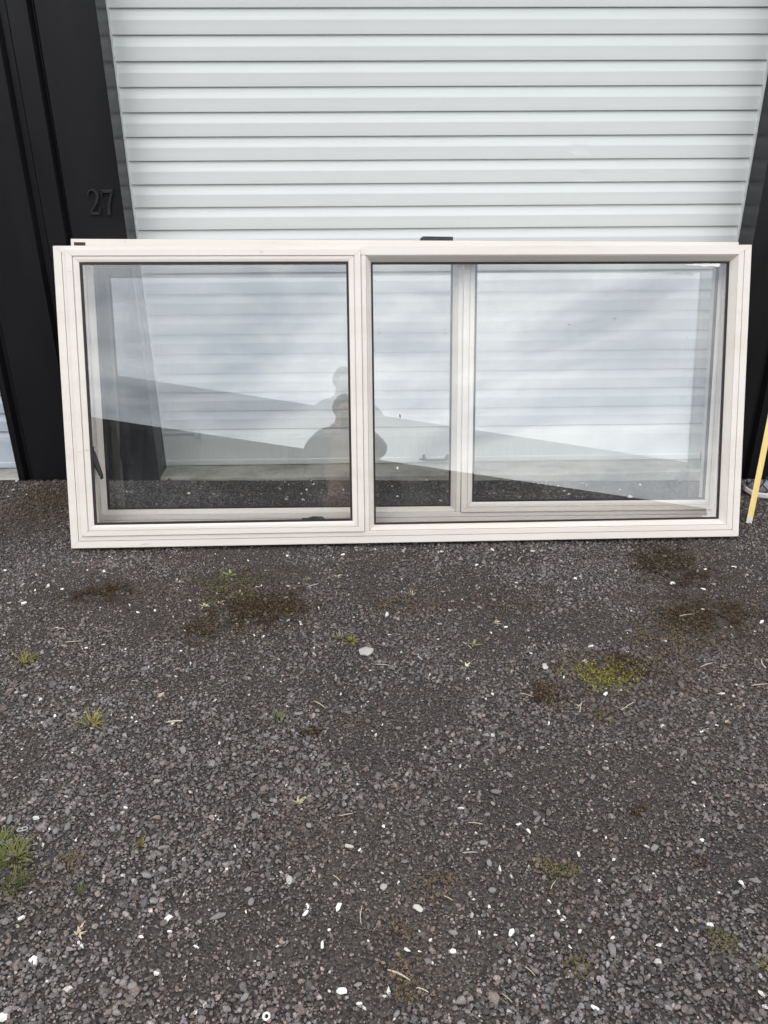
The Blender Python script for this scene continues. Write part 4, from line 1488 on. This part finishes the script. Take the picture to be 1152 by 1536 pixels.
xs0, xs1 = -10.0, 9.0
prof = []
x = xs0
while x < xs1 - 0.2:
    prof += [(x, 0), (x + .13, 0), (x + .145, -.028), (x + .185, -.028)]
    x += .2
prof += [(xs1, 0)]
V = [(a_, b_, -0.1) for a_, b_ in prof] + [(a_, b_, roof_z(a_)) for a_, b_ in prof]
n = len(prof)
F = [(i, i + 1, n + i + 1, n + i) for i in range(n - 1)]
mesh_obj('end_wall', V, F, M['clad_far'], shed)
mesh_obj('barge_flashing', [(xs0 - .1, .03, roof_z(xs0) - .12), (xs1 + .1, .03, roof_z(xs1) - .12), (xs1 + .1, .03, roof_z(xs1) + .05), (xs0 - .1, .03, roof_z(xs0) + .05),
                            (xs0 - .1, -.06, roof_z(xs0) - .12), (xs1 + .1, -.06, roof_z(xs1) - .12), (xs1 + .1, -.06, roof_z(xs1) + .05), (xs0 - .1, -.06, roof_z(xs0) + .05)],
         [(0, 1, 2, 3), (4, 5, 6, 7), (0, 1, 5, 4), (1, 2, 6, 5), (2, 3, 7, 6), (3, 0, 4, 7)], M['flash'], shed)
mesh_obj('roof', [(xs0, -.03, roof_z(xs0) + .0), (xs1, -.03, roof_z(xs1) + .0), (xs1, -9, roof_z(xs1) + .0), (xs0, -9, roof_z(xs0) + .0),
                  (xs0, -.03, roof_z(xs0) + .04), (xs1, -.03, roof_z(xs1) + .04), (xs1, -9, roof_z(xs1) + .04), (xs0, -9, roof_z(xs0) + .04)],
         [(0, 1, 2, 3), (4, 5, 6, 7), (0, 1, 5, 4), (1, 2, 6, 5), (2, 3, 7, 6), (3, 0, 4, 7)], M['clad_far'], shed)
for xw in (xs0, xs1 - .05):
    boxes('side_wall', [[xw, xw + .05, -9, -.035, -.1, roof_z(xw + .05) - .002]], M['clad_far'], shed)

# ------------------------------------------------------------------ the person taking the picture (a faint mirror image in the panes)
PX_, PY_ = -0.03, -0.36
person = empty('person', (PX_, PY_, float(ground_z(PX_, PY_))))
tag(person, 'standing person in grey sleeves and brown trousers holding up a phone, mirrored in glass', 'person')


def skin_obj(name, verts, edges, radii, material, parent, root=0, sub=2):
    me = bpy.data.meshes.new(name)
    me.from_pydata(verts, edges, [])
    o = bpy.data.objects.new(name, me)
    link(o, parent)
    o.modifiers.new('skin', 'SKIN')
    sv = me.skin_vertices[0].data
    for i, r_ in enumerate(radii):
        rr = r_ if hasattr(r_, '__len__') else (r_, r_)
        sv[i].radius = rr
        sv[i].use_root = (i == root)
    o.modifiers['skin'].use_smooth_shade = True
    s = o.modifiers.new('sub', 'SUBSURF')
    s.levels = sub
    s.render_levels = sub
    me.materials.append(material)
    return o


# joints in the person's own frame (x right of the picture, y towards the building, z up)
bv_ = [(0, 0, .98), (0, .01, 1.15), (0, .0, 1.34), (0, -.01, 1.47), (0, .02, 1.55), (0, .045, 1.64), (0, .05, 1.75)]
be = [(i, i + 1) for i in range(6)]
br_ = [(.15, .11), (.135, .10), (.155, .105), (.09, .075), (.052, .055), (.072, .088), (.066, .078)]
fingers_ = []
for s in (-1, 1):
    i0 = len(bv_)
    # shoulder, elbow, wrist, palm
    bv_ += [(s * .19, -.01, 1.44), (s * .285, .10, 1.265), (s * .13, .25, 1.43), (s * .085, .29, 1.475)]
    br_ += [.058, .046, .03, (.034, .026)]
    be += [(3, i0), (i0, i0 + 1), (i0 + 1, i0 + 2), (i0 + 2, i0 + 3)]
    h0 = len(bv_)
    bv_ += [(s * .095, 0.0, .90), (s * .10, .015, .50), (s * .105, -.01, .09), (s * .115, .12, .045)]
    br_ += [.088, .058, .04, .034]
    be += [(0, h0), (h0, h0 + 1), (h0 + 1, h0 + 2), (h0 + 2, h0 + 3)]
skin_obj('body', bv_, be, br_, M['skin'], person)
# fingers: own short chains rooted in the palm, curled round the phone's edges
for s in (-1, 1):
    fv_, fe_, fr_ = [(s * .088, .288, 1.470)], [], [.014]
    for k, (dz, ln) in enumerate(((.038, .030), (.018, .034), (-.002, .032), (-.022, .026))):
        i0 = len(fv_)
        fv_ += [(s * .075, .312, 1.495 + dz), (s * (.075 - ln * .5), .332, 1.50 + dz), (s * (.075 - ln), .336, 1.502 + dz)]
        fr_ += [.009, .0085, .0075]
        fe_ += [(0, i0), (i0, i0 + 1), (i0 + 1, i0 + 2)]
    i0 = len(fv_)
    fv_ += [(s * .074, .298, 1.505), (s * .055, .306, 1.528)]
    fr_ += [.011, .009]
    fe_ += [(0, i0), (i0, i0 + 1)]
    skin_obj('fingers', fv_, fe_, fr_, M['skin'], person)
# clothes as slightly larger shells along the same joints
tv = [(0, 0, 1.00), (0, .01, 1.15), (0, .0, 1.34), (0, -.01, 1.475)]
te = [(0, 1), (1, 2), (2, 3)]
tr_ = [(.215, .15), (.205, .14), (.215, .14), (.11, .09)]
skin_obj('jumper', tv, te, tr_, M['shirt'], person)
sv_, se_, sr_ = [(0, -.01, 1.455)], [], [(.11, .10)]
for s in (-1, 1):
    i0 = len(sv_)
    sv_ += [(s * .19, -.01, 1.44), (s * .25, .05, 1.345), (s * .285, .10, 1.265), (s * .22, .175, 1.34), (s * .145, .24, 1.42)]
    sr_ += [.105, .105, .112, .092, .055]
    se_ += [(0, i0)] + [(i0 + k, i0 + k + 1) for k in range(4)]
skin_obj('sleeves', sv_, se_, sr_, M['jumper'], person)
pv, pe, pr = [(0, 0, .98)], [], [(.185, .135)]
for s in (-1, 1):
    i0 = len(pv)
    pv += [(s * .10, 0, .86), (s * .105, .015, .50), (s * .108, -.005, .12)]
    pr += [.112, .082, .07]
    pe += [(0, i0), (i0, i0 + 1), (i0 + 1, i0 + 2)]
skin_obj('trousers', pv, pe, pr, M['trousers'], person)
V, F = [], []
for i in range(13):
    t = math.pi * i / 12
    for k in range(20):
        p = 2 * math.pi * k / 20
        w = 1 + .04 * math.sin(5 * p + 3 * t)
        yy = math.sin(t) * math.sin(p) * .112 * w
        if yy > 0 and math.cos(t) < .45:
            yy *= .35                                   # open towards the face
        V.append((math.sin(t) * math.cos(p) * .108 * w, .028 + yy, 1.705 + math.cos(t) * .122))
for i in range(12):
    for k in range(20):
        F.append((i * 20 + k, i * 20 + (k + 1) % 20, i * 20 + 20 + (k + 1) % 20, i * 20 + 20 + k))
mesh_obj('hair', V, F, M['hair'], person, True)
for s in (-1, 1):
    skin_obj('shoe', [(s * .108, -.03, .04), (s * .112, .08, .04), (s * .118, .20, .032)], [(0, 1), (1, 2)], [(.045, .045), (.048, .04), (.038, .03)], M['shoe_leather'], person, root=1)
    # face: eye, ear
    v_, f_ = tube_vf([(s * .031, .118, 1.690), (s * .031, .128, 1.690), (s * .031, .131, 1.690)], [.012, .011, .004], 10)
    mesh_obj('eye', v_, f_, M['smear'], person, True)
    v_, f_ = tube_vf([(s * .070, .035, 1.66), (s * .088, .028, 1.69), (s * .076, .03, 1.715)], [.012, .014, .009], 8)
    mesh_obj('ear', v_, f_, M['skin'], person, True)
v_, f_ = tube_vf([(0, .118, 1.70), (0, .140, 1.668), (0, .128, 1.655)], [.008, .014, .010], 8)
mesh_obj('nose', v_, f_, M['skin'], person, True)
v_, f_ = tube_vf([(-.022, .124, 1.624), (0, .132, 1.622), (.022, .124, 1.624)], [.003, .006, .003], 8)
mesh_obj('mouth', v_, f_, simple('lips', (.40, .18, .15), .5), person, True)

phone = boxes('smartphone', [[-.038, .038, -.004, .004, -.078, .078]], M['phone'], None, bevel=0.003)
phone.location = (-0.03, -0.035, 1.485)
phone.rotation_euler = (-PITCH * .6, 0, 0)
tag(phone, 'dark smartphone held up in both hands by the standing person', 'phone')
